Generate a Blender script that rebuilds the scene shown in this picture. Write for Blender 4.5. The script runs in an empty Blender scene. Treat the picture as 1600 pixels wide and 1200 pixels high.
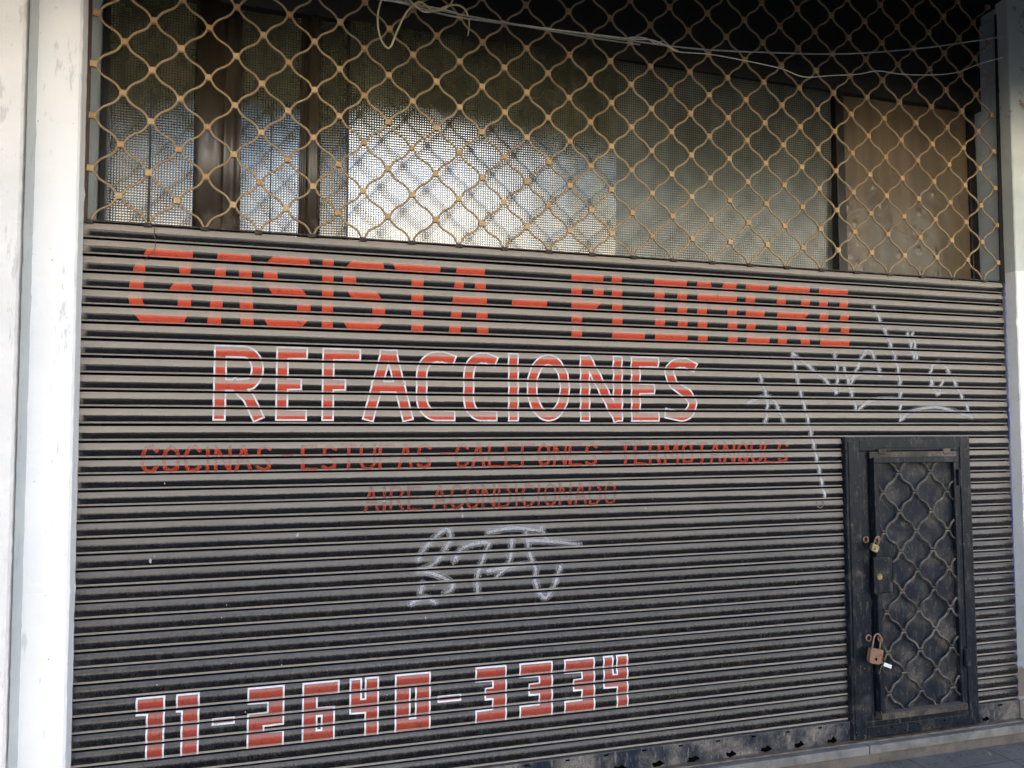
import bpy, bmesh, math, random
from mathutils import Vector, Matrix
random.seed(7)
R = math.radians
scene = bpy.context.scene
C = scene.collection

# ------------------------------------------------------------------ camera
CAM = Vector((0.6929388, -2.6419911, 1.4647767))
ROT = Matrix(((0.963445, 0.267475, -0.015205), (-0.267906, 0.961771, -0.056777), (-0.000563, 0.058775, 0.998271)))
FPX = 1149.85
cd = bpy.data.cameras.new('camera'); cam = bpy.data.objects.new('camera', cd); C.objects.link(cam)
cd.sensor_fit = 'HORIZONTAL'; cd.sensor_width = 36; cd.lens = 36 * FPX / 1600
cd.clip_start = 0.05; cd.clip_end = 3000
cx_, cy_, cz_ = ROT.col[0], ROT.col[1], ROT.col[2]        # right, forward, up
mw = Matrix.Identity(4)
for i in range(3):
    mw[i][0] = cx_[i]; mw[i][1] = cz_[i]; mw[i][2] = -cy_[i]; mw[i][3] = CAM[i]
cam.matrix_world = mw
scene.camera = cam
scene.render.resolution_x = 1024; scene.render.resolution_y = 768

def at(px, py, Y=0.0):
    """point of the plane y=Y seen at photo pixel (px,py)"""
    d = ROT @ Vector(((px - 800) / FPX, 1, -(py - 600) / FPX))
    return CAM + d * ((Y - CAM.y) / d.y)

# ------------------------------------------------------------------ world, sun, exposure
SUN_EL, SUN_ROT = 38.0, 16.0
w = bpy.data.worlds.new('World'); scene.world = w; w.use_nodes = True
nt = w.node_tree; bg = nt.nodes['Background']
sky = nt.nodes.new('ShaderNodeTexSky'); sky.sky_type = 'NISHITA'; sky.sun_disc = False
sky.sun_elevation = R(SUN_EL); sky.sun_rotation = R(SUN_ROT); sky.dust_density = 3.0; sky.air_density = 1.0
nt.links.new(sky.outputs[0], bg.inputs[0]); bg.inputs[1].default_value = 0.10
sl = bpy.data.lights.new('sun', 'SUN'); sl.energy = 5.0; sl.angle = R(0.5); sl.color = (1, 0.95, 0.87)
so = bpy.data.objects.new('sun', sl); C.objects.link(so)
sd = Vector((math.sin(R(SUN_ROT)) * math.cos(R(SUN_EL)), math.cos(R(SUN_ROT)) * math.cos(R(SUN_EL)), math.sin(R(SUN_EL))))
so.rotation_euler = (-sd).to_track_quat('-Z', 'Y').to_euler(); so.location = sd * 30
scene.view_settings.view_transform = 'Standard'; scene.view_settings.look = 'None'
scene.view_settings.gamma = 1; scene.view_settings.use_curve_mapping = False
scene.view_settings.exposure = 2.80
scene.render.engine = 'CYCLES'
scene.cycles.max_bounces = 8; scene.cycles.diffuse_bounces = 4; scene.cycles.glossy_bounces = 4

# ------------------------------------------------------------------ node helpers
class NG:
    def __init__(s, name):
        s.m = bpy.data.materials.new(name); s.m.use_nodes = True
        s.t = s.m.node_tree; s.N = s.t.nodes; s.N.clear()
        s.out = s.N.new('ShaderNodeOutputMaterial'); s.p = s.N.new('ShaderNodeBsdfPrincipled')
        s.t.links.new(s.p.outputs[0], s.out.inputs[0])
    def L(s, sock, v):
        if hasattr(v, 'links') or isinstance(v, bpy.types.NodeSocket): s.t.links.new(v, sock)
        elif isinstance(v, (tuple, list)) and len(v) == 3 and sock.type == 'RGBA': sock.default_value = (*v, 1)
        else: sock.default_value = v
    def math(s, op, a, b=0.0, c=0.0, clamp=False):
        n = s.N.new('ShaderNodeMath'); n.operation = op; n.use_clamp = clamp
        s.L(n.inputs[0], a); s.L(n.inputs[1], b); s.L(n.inputs[2], c); return n.outputs[0]
    def mix(s, f, a, b, mode='MIX'):
        n = s.N.new('ShaderNodeMix'); n.data_type = 'RGBA'; n.blend_type = mode
        s.L(n.inputs[0], f); s.L(n.inputs[6], a); s.L(n.inputs[7], b); return n.outputs[2]
    def ramp(s, v, lo, hi, a=0.0, b=1.0, smooth=True):
        n = s.N.new('ShaderNodeMapRange'); n.interpolation_type = 'SMOOTHSTEP' if smooth else 'LINEAR'
        s.L(n.inputs[0], v); s.L(n.inputs[1], lo); s.L(n.inputs[2], hi); s.L(n.inputs[3], a); s.L(n.inputs[4], b); return n.outputs[0]
    def co(s, kind='Object', scale=(1, 1, 1), loc=(0, 0, 0)):
        t = s.N.new('ShaderNodeTexCoord'); m = s.N.new('ShaderNodeMapping')
        s.t.links.new(t.outputs[kind], m.inputs[0]); m.inputs['Scale'].default_value = scale; m.inputs['Location'].default_value = loc
        return m.outputs[0]
    def noise(s, vec, scale, detail=3.0, rough=0.5, dist=0.0):
        n = s.N.new('ShaderNodeTexNoise'); s.t.links.new(vec, n.inputs['Vector'])
        n.inputs['Scale'].default_value = scale; n.inputs['Detail'].default_value = detail
        n.inputs['Roughness'].default_value = rough; n.inputs['Distortion'].default_value = dist
        return n.outputs[0]
    def voro(s, vec, scale, feature='F1'):
        n = s.N.new('ShaderNodeTexVoronoi'); n.feature = feature; s.t.links.new(vec, n.inputs['Vector']); n.inputs['Scale'].default_value = scale
        return n.outputs['Distance']
    def xyz(s, vec):
        n = s.N.new('ShaderNodeSeparateXYZ'); s.t.links.new(vec, n.inputs[0]); return n.outputs
    def bump(s, h, dist=0.001, strength=1.0, normal=None):
        n = s.N.new('ShaderNodeBump'); s.L(n.inputs['Height'], h); n.inputs['Distance'].default_value = dist; n.inputs['Strength'].default_value = strength
        if normal is not None: s.t.links.new(normal, n.inputs['Normal'])
        return n.outputs[0]
    def set(s, **k):
        names = dict(color='Base Color', rough='Roughness', metal='Metallic', ior='IOR', normal='Normal', alpha='Alpha', spec='Specular IOR Level', coat='Coat Weight', coatr='Coat Roughness')
        for a, v in k.items(): s.L(s.p.inputs[names[a]], v)
        return s.m

# ------------------------------------------------------------------ materials
def slat_paint(name, base, sheen_dust_a=0.85, lip_a=0.8, alpha=None, rough=0.2, wear=0.0):
    g = NG(name); base0 = base
    uv = g.xyz(g.co('UV')); x, v = uv[0], uv[1]
    f = g.math('FRACT', v); idx = g.math('SUBTRACT', v, f)
    low = g.ramp(idx, 10.0, 30.0)                                   # towards the lower slats, where the painted sheen cools and fades
    cn = g.N.new('ShaderNodeCombineXYZ'); g.L(cn.inputs[0], x); g.L(cn.inputs[1], g.math('MULTIPLY', v, 0.055)); g.L(cn.inputs[2], idx)
    vec = cn.outputs[0]
    n1 = g.noise(vec, 5.0, 4, 0.6); n2 = g.noise(vec, 70.0, 4, 0.7); n3 = g.noise(vec, 1.2, 2); n4 = g.noise(vec, 260.0, 2, 0.6)
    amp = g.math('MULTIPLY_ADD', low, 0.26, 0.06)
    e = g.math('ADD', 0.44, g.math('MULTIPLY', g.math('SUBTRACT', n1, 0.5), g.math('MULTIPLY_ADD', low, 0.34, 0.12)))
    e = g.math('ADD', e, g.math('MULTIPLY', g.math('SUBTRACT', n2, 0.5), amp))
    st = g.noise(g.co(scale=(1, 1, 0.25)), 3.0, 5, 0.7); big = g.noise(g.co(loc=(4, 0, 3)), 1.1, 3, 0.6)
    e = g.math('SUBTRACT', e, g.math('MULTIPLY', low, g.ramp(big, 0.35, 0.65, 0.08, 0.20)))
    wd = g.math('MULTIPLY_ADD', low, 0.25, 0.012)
    top = g.ramp(f, g.math('SUBTRACT', e, wd), g.math('ADD', e, wd), 1.0, 0.0)  # bright upper band: street reflection painted into the colour, together with dust
    lip = g.math('MULTIPLY', g.ramp(f, 0.80, 0.818), g.ramp(f, 0.908, 0.916, 1.0, 0.0))  # lip band gets the same painted reflection and dust
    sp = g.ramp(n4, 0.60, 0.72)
    a1 = g.math('MULTIPLY', top, g.math('SUBTRACT', sheen_dust_a, g.math('MULTIPLY', low, 0.40)))
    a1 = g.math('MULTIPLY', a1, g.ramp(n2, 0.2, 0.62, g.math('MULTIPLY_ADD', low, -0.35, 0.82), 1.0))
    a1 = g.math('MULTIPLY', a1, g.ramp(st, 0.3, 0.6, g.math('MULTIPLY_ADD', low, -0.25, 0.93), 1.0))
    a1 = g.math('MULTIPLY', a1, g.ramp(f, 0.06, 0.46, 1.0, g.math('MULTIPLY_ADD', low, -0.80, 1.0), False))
    a2 = g.math('MULTIPLY', lip, lip_a)
    a = g.math('MAXIMUM', a1, a2)
    a = g.math('MAXIMUM', a, g.math('MULTIPLY', g.math('MULTIPLY', sp, g.math('MULTIPLY_ADD', low, 0.30, 0.10)), g.ramp(f, 0.3, 0.9, 1.0, 0.25)))
    gap = g.math('MAXIMUM', g.ramp(f, 0.05, 0.066, 1.0, 0.0), g.ramp(f, 0.912, 0.92))
    a = g.math('MULTIPLY', a, g.math('SUBTRACT', 1.0, gap))
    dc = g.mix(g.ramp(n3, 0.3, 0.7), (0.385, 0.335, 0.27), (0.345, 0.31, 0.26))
    dc = g.mix(low, dc, (0.165, 0.172, 0.185))  # cooler tone paints the sky mirrored in the lower slats
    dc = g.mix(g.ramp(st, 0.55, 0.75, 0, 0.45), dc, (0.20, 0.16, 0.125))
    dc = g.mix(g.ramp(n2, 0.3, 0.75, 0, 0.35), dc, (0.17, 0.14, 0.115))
    g.L(g.p.inputs['Specular IOR Level'], g.math('MULTIPLY_ADD', gap, -0.5, 0.5))
    lipc = g.mix(g.ramp(n2, 0.3, 0.75, 0, 0.4), (0.35, 0.31, 0.255), (0.17, 0.145, 0.12))
    dc = g.mix(lip, dc, lipc)
    endd = g.math('MULTIPLY', g.ramp(g.math('ADD', x, g.math('MULTIPLY', n1, 0.06)), 0.036, 0.012), g.ramp(n2, 0.3, 0.6, 0.3, 0.9)); endd = g.math('MULTIPLY', endd, g.math('SUBTRACT', 1.0, gap))
    a = g.math('MAXIMUM', a, endd)
    film = g.math('MULTIPLY', low, g.ramp(g.noise(g.co(scale=(1, 1, 0.5)), 34.0, 6, 0.75), 0.45, 0.70, 0.0, 0.12)); base = g.mix(film, base, (0.16, 0.18, 0.21))
    bs2 = g.mix(g.ramp(n2, 0.45, 0.75, 0, 0.45), base, tuple(q * 0.55 for q in base0))
    if wear:
        nw = g.noise(g.co(loc=(11, 2, 5)), 38.0, 6, 0.75); bs2 = g.mix(g.ramp(nw, 0.57, 0.64, 0, wear), bs2, (0.05, 0.03, 0.025))
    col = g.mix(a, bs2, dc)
    col = g.mix(gap, col, (0.003, 0.0025, 0.0025))
    g.set(color=col, rough=g.math('ADD', g.math('MULTIPLY_ADD', a, 0.35, rough), g.math('MULTIPLY', n2, 0.1)), ior=1.46)
    h = g.math('ADD', g.math('MULTIPLY', n2, 0.35), g.math('MULTIPLY', n1, 1.2))
    g.set(normal=g.bump(h, 0.0012, 0.6))
    if alpha:
        nn = g.noise(vec, 240.0, 2, 0.7)
        g.set(alpha=g.math('MULTIPLY', g.ramp(nn, 0.3, 0.6, 0.55, 1.0), alpha))
    return g.m

M = {}
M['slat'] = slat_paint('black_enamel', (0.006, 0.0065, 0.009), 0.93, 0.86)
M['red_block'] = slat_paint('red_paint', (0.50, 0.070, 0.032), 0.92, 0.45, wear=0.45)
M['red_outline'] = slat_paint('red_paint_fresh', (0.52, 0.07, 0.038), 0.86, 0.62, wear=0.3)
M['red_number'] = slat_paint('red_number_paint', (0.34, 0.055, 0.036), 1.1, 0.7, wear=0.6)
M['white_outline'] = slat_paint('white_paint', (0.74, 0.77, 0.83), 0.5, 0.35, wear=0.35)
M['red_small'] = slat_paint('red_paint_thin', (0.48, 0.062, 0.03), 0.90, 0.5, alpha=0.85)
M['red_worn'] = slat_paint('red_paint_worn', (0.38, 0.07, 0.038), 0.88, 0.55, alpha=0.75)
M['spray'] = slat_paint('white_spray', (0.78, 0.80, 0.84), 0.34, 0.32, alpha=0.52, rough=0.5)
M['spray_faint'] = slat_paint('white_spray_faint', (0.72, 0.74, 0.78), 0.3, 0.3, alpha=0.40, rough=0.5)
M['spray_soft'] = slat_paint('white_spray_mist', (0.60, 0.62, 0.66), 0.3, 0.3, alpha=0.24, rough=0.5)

def simple(name, col, rough=0.5, metal=0.0, ior=1.45, n=0.15, ns=8.0, bump=0.0, bs=60.0, col2=None, lo=0.35, hi=0.65, detail=5):
    g = NG(name); v = g.co()
    a = g.noise(v, ns, detail, 0.6)
    c = g.mix(g.ramp(a, lo, hi), col, col2 if col2 else tuple(x * (1 - n) for x in col))
    b = g.noise(v, bs, 4, 0.65)
    g.set(color=c, rough=g.ramp(b, 0.2, 0.8, max(0.02, rough - 0.08), min(1, rough + 0.08)), metal=metal, ior=ior)
    if bump: g.set(normal=g.bump(b, bump, 0.8))
    return g

def grimy_metal(name, base, dusty, lo=0.5, hi=0.75, ns=9.0, rough=0.38, up=0.5):
    """dark painted metal with dust on ledges and chips"""
    g = NG(name); v = g.co()
    n1 = g.noise(v, ns, 6, 0.65); n2 = g.noise(v, 120.0, 4, 0.6); n3 = g.voro(g.co(), 45.0)
    geo = g.N.new('ShaderNodeNewGeometry'); nz = g.xyz(geo.outputs['Normal'])[2]
    d = g.math('MAXIMUM', g.math('MULTIPLY', g.ramp(n1, lo, hi), 0.75), g.math('MULTIPLY', g.ramp(nz, 0.2, 0.8), up))
    d = g.math('MULTIPLY', d, g.ramp(n2, 0.3, 0.6, 0.45, 1.0)); fs = g.noise(g.co(scale=(1, 1, 0.3)), 55.0, 5, 0.75); d = g.math('ADD', d, g.ramp(fs, 0.52, 0.72, 0.0, 0.6), 0, True)
    c = g.mix(d, base, dusty)
    chip = g.math('MULTIPLY', g.ramp(n3, 0.06, 0.10, 1.0, 0.0), g.ramp(n1, 0.4, 0.6))
    c = g.mix(g.math('MULTIPLY', chip, 0.7), c, (0.35, 0.33, 0.32))
    ru = g.ramp(g.noise(g.co(loc=(3, 1, 2)), 7.0, 6, 0.7), 0.66, 0.74)
    c = g.mix(g.math('MULTIPLY', ru, 0.6), c, (0.12, 0.045, 0.02))
    g.set(color=c, rough=g.math('MULTIPLY_ADD', d, 0.4, rough), ior=1.4, spec=0.22, normal=g.bump(n2, 0.0006, 0.7))
    return g.m

M['door_metal'] = grimy_metal('blue_black_metal', (0.008, 0.012, 0.019), (0.13, 0.12, 0.105), 0.54, 0.82)
M['door_bar'] = grimy_metal('worn_bar_metal', (0.030, 0.031, 0.035), (0.24, 0.215, 0.19), 0.38, 0.75, up=0.9)
M['ledge_metal'] = grimy_metal('dusty_ledge_metal', (0.03, 0.03, 0.03), (0.17, 0.145, 0.12), 0.4, 0.7, up=0.85)
M['door_panel'] = grimy_metal('dusty_sheet_metal', (0.009, 0.014, 0.023), (0.12, 0.11, 0.095), 0.46, 0.70, ns=6.5, rough=0.45, up=0.4)
M['rail_metal'] = grimy_metal('bottom_rail_metal', (0.016, 0.023, 0.036), (0.24, 0.22, 0.20), 0.40, 0.64, ns=5.0, rough=0.3)
M['bracket'] = grimy_metal('dark_bracket_metal', (0.03, 0.022, 0.018), (0.2, 0.16, 0.12))

g = NG('ochre_painted_bar'); v = g.co()
n1 = g.noise(v, 14.0, 5, 0.65); n2 = g.noise(v, 150.0, 4, 0.7); n3 = g.noise(g.co(loc=(5, 5, 5)), 3.0, 2)
c = g.mix(g.ramp(n3, 0.3, 0.7), (0.36, 0.26, 0.14), (0.27, 0.195, 0.11))
c = g.mix(g.ramp(n1, 0.56, 0.72, 0, 0.85), c, (0.27, 0.095, 0.03))
c = g.mix(g.ramp(n2, 0.55, 0.7, 0, 0.6), c, (0.16, 0.075, 0.03))
g.set(color=c, rough=0.6, normal=g.bump(n2, 0.0007, 0.8)); M['ochre'] = g.m
g = NG('ochre_clip'); v = g.co()
oi = g.N.new('ShaderNodeObjectInfo'); n2 = g.noise(g.co('Generated'), 3.0, 4, 0.7)
tcg = g.co('Generated')
c = g.mix(oi.outputs['Random'], (0.50, 0.345, 0.165), (0.38, 0.24, 0.105))
c = g.mix(g.math('MULTIPLY', g.ramp(n2, 0.5, 0.62), g.ramp(oi.outputs['Random'], 0.35, 0.9, 0.25, 1.0)), c, (0.33, 0.10, 0.03))
g.set(color=c, rough=0.55, normal=g.bump(n2, 0.002, 0.6)); M['clip'] = g.m
g = NG('ochre_clip_many'); v = g.co()
n1 = g.noise(v, 4.0, 3); n2 = g.noise(v, 110.0, 4, 0.7)
c = g.mix(g.ramp(n1, 0.3, 0.7), (0.49, 0.335, 0.16), (0.36, 0.225, 0.10))
c = g.mix(g.ramp(n2, 0.52, 0.66, 0, 0.8), c, (0.33, 0.10, 0.03))
g.set(color=c, rough=0.55, normal=g.bump(n2, 0.001, 0.6)); M['clip_many'] = g.m

def plaster(name, c1, c2, spot=0.5, bumpd=0.002, crack=False):
    g = NG(name); v = g.co()
    n1 = g.noise(v, 2.2, 5, 0.6); n2 = g.noise(v, 40.0, 5, 0.7); vo = g.voro(g.co(loc=(1.3, .2, .7)), 26.0); n5 = g.noise(g.co(loc=(9, 1, 4)), 5.0, 5, 0.7)
    c = g.mix(g.ramp(n1, 0.35, 0.7), c1, c2)
    sp = g.math('MULTIPLY', g.ramp(vo, 0.03, 0.085, 1.0, 0.0), g.ramp(n5, 0.44, 0.56))
    c = g.mix(g.math('MULTIPLY', sp, spot), c, (0.20, 0.18, 0.16))
    sc = g.noise(g.co(scale=(1, 1, 0.22)), 24.0, 4, 0.7)
    c = g.mix(g.ramp(sc, 0.60, 0.68, 0, 0.38), c, (0.35, 0.34, 0.33))
    h = n2
    if crack:
        ed = g.noise(g.co(loc=(2, 2, 1)), 3.2, 8, 0.75)
        pk = g.ramp(ed, 0.615, 0.625)
        z = g.xyz(g.co())[2]
        pk = g.math('MULTIPLY', pk, g.ramp(z, 1.9, 2.3, 1.0, 0.0))
        c = g.mix(g.math('MULTIPLY', pk, 0.8), c, (0.50, 0.43, 0.34))
        h = g.math('SUBTRACT', n2, g.math('MULTIPLY', pk, 1.6))
    g.set(color=c, rough=0.75, normal=g.bump(h, bumpd, 0.7)); return g
M['white'] = plaster('white_painted_pillar', (0.90, 0.91, 0.92), (0.84, 0.86, 0.88), 0.7).m
M['wall_white'] = plaster('white_plaster_wall', (0.86, 0.85, 0.84), (0.74, 0.735, 0.73), 0.7, 0.006, True).m
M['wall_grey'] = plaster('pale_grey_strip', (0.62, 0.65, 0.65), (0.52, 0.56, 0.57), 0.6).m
M['jamb'] = plaster('pale_blue_jamb', (0.60, 0.65, 0.67), (0.45, 0.49, 0.50), 0.8).m
M['edge_blue'] = simple('blue_painted_edge', (0.10, 0.10, 0.30), 0.6, col2=(0.30, 0.30, 0.42), ns=3.0, lo=0.45, hi=0.6).m

# right pillar: white paint below, old greenish coat above, bare render low down
g = NG('two_tone_pillar'); v = g.co(); z = g.xyz(v)[2]; x = g.xyz(v)[0]
n1 = g.noise(v, 3.0, 5, 0.6); n2 = g.noise(v, 45.0, 5, 0.7); n3 = g.noise(v, 9.0, 6, 0.7)
lowc = g.mix(g.ramp(n1, 0.4, 0.7), (0.90, 0.885, 0.86), (0.82, 0.80, 0.78)); lowc = g.mix(g.ramp(g.noise(g.co(loc=(1, 8, 3)), 22.0, 5, 0.75), 0.62, 0.70, 0, 0.5), lowc, (0.38, 0.35, 0.32))
upc = g.mix(g.ramp(n1, 0.35, 0.7), (0.66, 0.70, 0.65), (0.52, 0.56, 0.52))
rs = g.math('MULTIPLY', g.ramp(n3, 0.57, 0.64), g.ramp(z, 2.75, 3.0))
upc = g.mix(g.math('MULTIPLY', rs, 0.8), upc, (0.25, 0.10, 0.05))
c = g.mix(g.ramp(g.math('ADD', z, g.math('MULTIPLY', g.math('SUBTRACT', n2, 0.5), 0.01)), 2.173, 2.179), lowc, upc)
pl = g.ramp(g.math('ADD', g.math('MULTIPLY', n3, 0.5), g.math('MULTIPLY', g.ramp(z, 0.30, 0.62, 1.0, 0.0), 0.42)), 0.60, 0.63)
c = g.mix(pl, c, g.mix(n2, (0.42, 0.33, 0.24), (0.58, 0.50, 0.42)))
g.set(color=c, rough=0.7, normal=g.bump(g.math('SUBTRACT', n2, g.math('MULTIPLY', pl, 1.5)), 0.003, 0.7)); M['pillar_r'] = g.m

# obscured window glass with a small pressed grid
def glass(name, tint, p=0.0095, slope=0.10, rough=0.05, ior=2.4, tint2=None):
    g = NG(name); o = g.xyz(g.co())
    sx = g.math('ABSOLUTE', g.math('SINE', g.math('MULTIPLY', o[0], math.pi / p)))
    sz = g.math('ABSOLUTE', g.math('SINE', g.math('MULTIPLY', o[2], math.pi / p)))
    h = g.math('MULTIPLY', sx, sz)
    g.L(g.p.inputs['Specular IOR Level'], g.ramp(h, 0.08, 0.6, 0.26, 0.5))
    wv = g.noise(g.co(), 5.0, 2, 0.5); dirt = g.noise(g.co(scale=(1, 1, .5)), 6.0, 5, 0.65)
    t2 = tint2 or tuple(c * 1.9 for c in tint)
    c = g.mix(g.ramp(dirt, 0.35, 0.7), tint, t2)
    c = g.mix(g.ramp(h, 0.05, 0.6, 0.75, 0.0), c, (0.004, 0.004, 0.003))
    nb = g.bump(wv, 0.01, 0.25)
    g.set(color=c, rough=g.ramp(dirt, 0.3, 0.8, rough, rough + 0.07), ior=ior, normal=g.bump(h, p * slope * 0.25, 1.0, nb))
    return g.m
M['glass'] = glass('obscured_glass', (0.062, 0.060, 0.036))
M['glass_pale'] = glass('pale_obscured_glass', (0.075, 0.08, 0.065), p=0.0100, ior=1.9, rough=0.08, slope=0.14)
M['frame_dark'] = simple('dark_window_frame', (0.012, 0.010, 0.008), 0.35).m

g = NG('brown_enamel_sheet'); v = g.co(scale=(1, 1, 0.35))
n1 = g.noise(v, 6.0, 5, 0.65); n2 = g.noise(g.co(), 60.0, 4, 0.6); n3 = g.noise(g.co(loc=(4, 0, 1)), 4.0, 4, 0.6)
z = g.xyz(g.co())[2]
c = g.mix(g.ramp(n1, 0.35, 0.7), (0.028, 0.021, 0.013), (0.058, 0.045, 0.030))
hand = g.math('MULTIPLY', g.ramp(n3, 0.50, 0.62), g.ramp(z, 2.15, 2.5, 1.0, 0.0))
c = g.mix(g.math('MULTIPLY', hand, 0.55), c, (0.25, 0.21, 0.17))
g.set(color=c, rough=0.32, ior=1.6, normal=g.bump(n1, 0.004, 0.6)); M['brown'] = g.m

# board wrapped in wrinkled clear film
g = NG('film_wrapped_board'); v = g.co()
n1 = g.noise(g.co(scale=(1, 1, 0.35)), 5.0, 4, 0.6); n2 = g.noise(v, 11.0, 3, 0.55, 1.5); st = g.noise(g.co(scale=(1, 1, 0.08)), 9.0, 3, 0.5)
n4 = g.noise(g.co(loc=(7, 7, 7)), 8.0, 5, 0.7)
c = g.mix(g.ramp(st, 0.35, 0.7), (0.080, 0.054, 0.025), (0.145, 0.100, 0.050))
c = g.mix(g.ramp(n4, 0.55, 0.75, 0, 0.7), c, (0.05, 0.045, 0.042))
g.set(color=c, rough=0.5, normal=g.bump(n1, 0.01, 0.5), coat=0.6, coatr=0.08)
n = g.bump(n2, 0.007, 0.6); g.t.links.new(n, g.p.inputs['Coat Normal']); M['board'] = g.m

M['pale_edge'] = simple('pale_trim', (0.30, 0.33, 0.33), 0.6, n=0.35).m
M['guide'] = simple('rusty_guide', (0.10, 0.055, 0.04), 0.6, col2=(0.05, 0.03, 0.025), bump=0.001).m
M['guide_black'] = simple('black_guide', (0.012, 0.010, 0.010), 0.5, col2=(0.03, 0.022, 0.02), bump=0.001).m
M['brass'] = simple('tarnished_brass', (0.30, 0.26, 0.13), 0.45, 0.6, n=0.4, ns=60).m
M['steel'] = simple('dull_steel', (0.50, 0.48, 0.44), 0.4, 0.7, n=0.4, ns=60).m
M['rust'] = simple('rusty_steel', (0.20, 0.09, 0.045), 0.65, 0.2, col2=(0.33, 0.24, 0.17), ns=40, bump=0.0005, bs=300).m
M['rust_pad'] = simple('rusty_padlock', (0.22, 0.13, 0.085), 0.65, 0.1, col2=(0.17, 0.065, 0.035), ns=45, lo=0.5, hi=0.7, bump=0.0005, bs=300).m
M['tag'] = simple('white_plastic', (0.75, 0.78, 0.80), 0.4, n=0.1).m
M['cable_w'] = simple('white_cable', (0.62, 0.60, 0.55), 0.5, n=0.3, ns=30).m
M['cable_c'] = simple('cream_cable', (0.55, 0.47, 0.30), 0.5, n=0.3, ns=30).m
M['cable_g'] = simple('grey_cable', (0.34, 0.34, 0.30), 0.5, n=0.3, ns=30).m
M['wire'] = simple('thin_dark_wire', (0.10, 0.08, 0.06), 0.6, n=0.3).m
M['dark'] = simple('dark_ceiling_paint', (0.018, 0.016, 0.014), 0.8, n=0.4, ns=2.0).m
M['lintel'] = simple('brown_lintel_paint', (0.022, 0.019, 0.014), 0.7, n=0.4, ns=2.0).m
hg = simple('torn_rusty_hole', (0.003, 0.0025, 0.002), 0.95); hg.p.inputs['Specular IOR Level'].default_value = 0.0; M['hole'] = hg.m
M['dirt'] = simple('brown_dirt', (0.10, 0.082, 0.068), 0.95, col2=(0.17, 0.145, 0.125), ns=20, bump=0.004, bs=80).m
M['wall_far'] = simple('building_render', (0.5, 0.48, 0.44), 0.9, n=0.12).m
M['leaf'] = simple('dry_leaf', (0.40, 0.32, 0.22), 0.7).m

def stone(name, c1, c2, joints=None):
    g = NG(name); v = g.co()
    n1 = g.noise(v, 6.0, 6, 0.65); n2 = g.noise(v, 70.0, 5, 0.7); n3 = g.noise(g.co(loc=(3, 0, 0)), 18.0, 5, 0.7)
    c = g.mix(g.ramp(n1, 0.35, 0.65), c1, c2)
    c = g.mix(g.ramp(n3, 0.58, 0.7, 0, 0.6), c, tuple(x * 0.45 for x in c2))
    c = g.mix(g.ramp(n2, 0.6, 0.75, 0, 0.5), c, tuple(min(1, x * 1.5) for x in c1))
    h = n2
    if joints:
        o = g.xyz(v)
        jx = g.math('PINGPONG', g.math('ADD', o[0], joints[1]), joints[0] / 2); jy = g.math('PINGPONG', g.math('ADD', o[1], joints[2]), joints[0] / 2)
        j = g.ramp(g.math('MINIMUM', jx, jy), 0.002, 0.005, 1.0, 0.0)
        c = g.mix(g.math('MULTIPLY', j, 0.75), c, (0.05, 0.045, 0.04)); h = g.math('SUBTRACT', h, g.math('MULTIPLY', j, 1.5))
    g.set(color=c, rough=0.8, normal=g.bump(h, 0.003, 0.7)); return g.m
M['step'] = stone('grey_stone', (0.20, 0.20, 0.20), (0.105, 0.104, 0.103))
M['mortar'] = stone('tan_mortar', (0.13, 0.115, 0.10), (0.075, 0.068, 0.062))
M['pavement'] = stone('grey_paving', (0.165, 0.16, 0.155), (0.11, 0.106, 0.102), (0.40, 0.08, 0.18))
M['asphalt'] = stone('asphalt', (0.055, 0.055, 0.055), (0.04, 0.04, 0.04))
g = NG('beige_facade'); v = g.co()
n1 = g.noise(v, 0.5, 5, 0.6)
g.set(color=g.mix(g.ramp(n1, 0.35, 0.65), (0.64, 0.58, 0.49), (0.58, 0.53, 0.45)), rough=0.85); M['facade'] = g.m
M['dark_render'] = simple('dark_brown_render', (0.06, 0.05, 0.035), 0.8).m
M['grey_render'] = simple('grey_green_render', (0.12, 0.13, 0.11), 0.8, n=.3, ns=.4).m
M['shop_glass'] = simple('dark_shop_window', (0.02, 0.022, 0.025), 0.08).m

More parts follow.
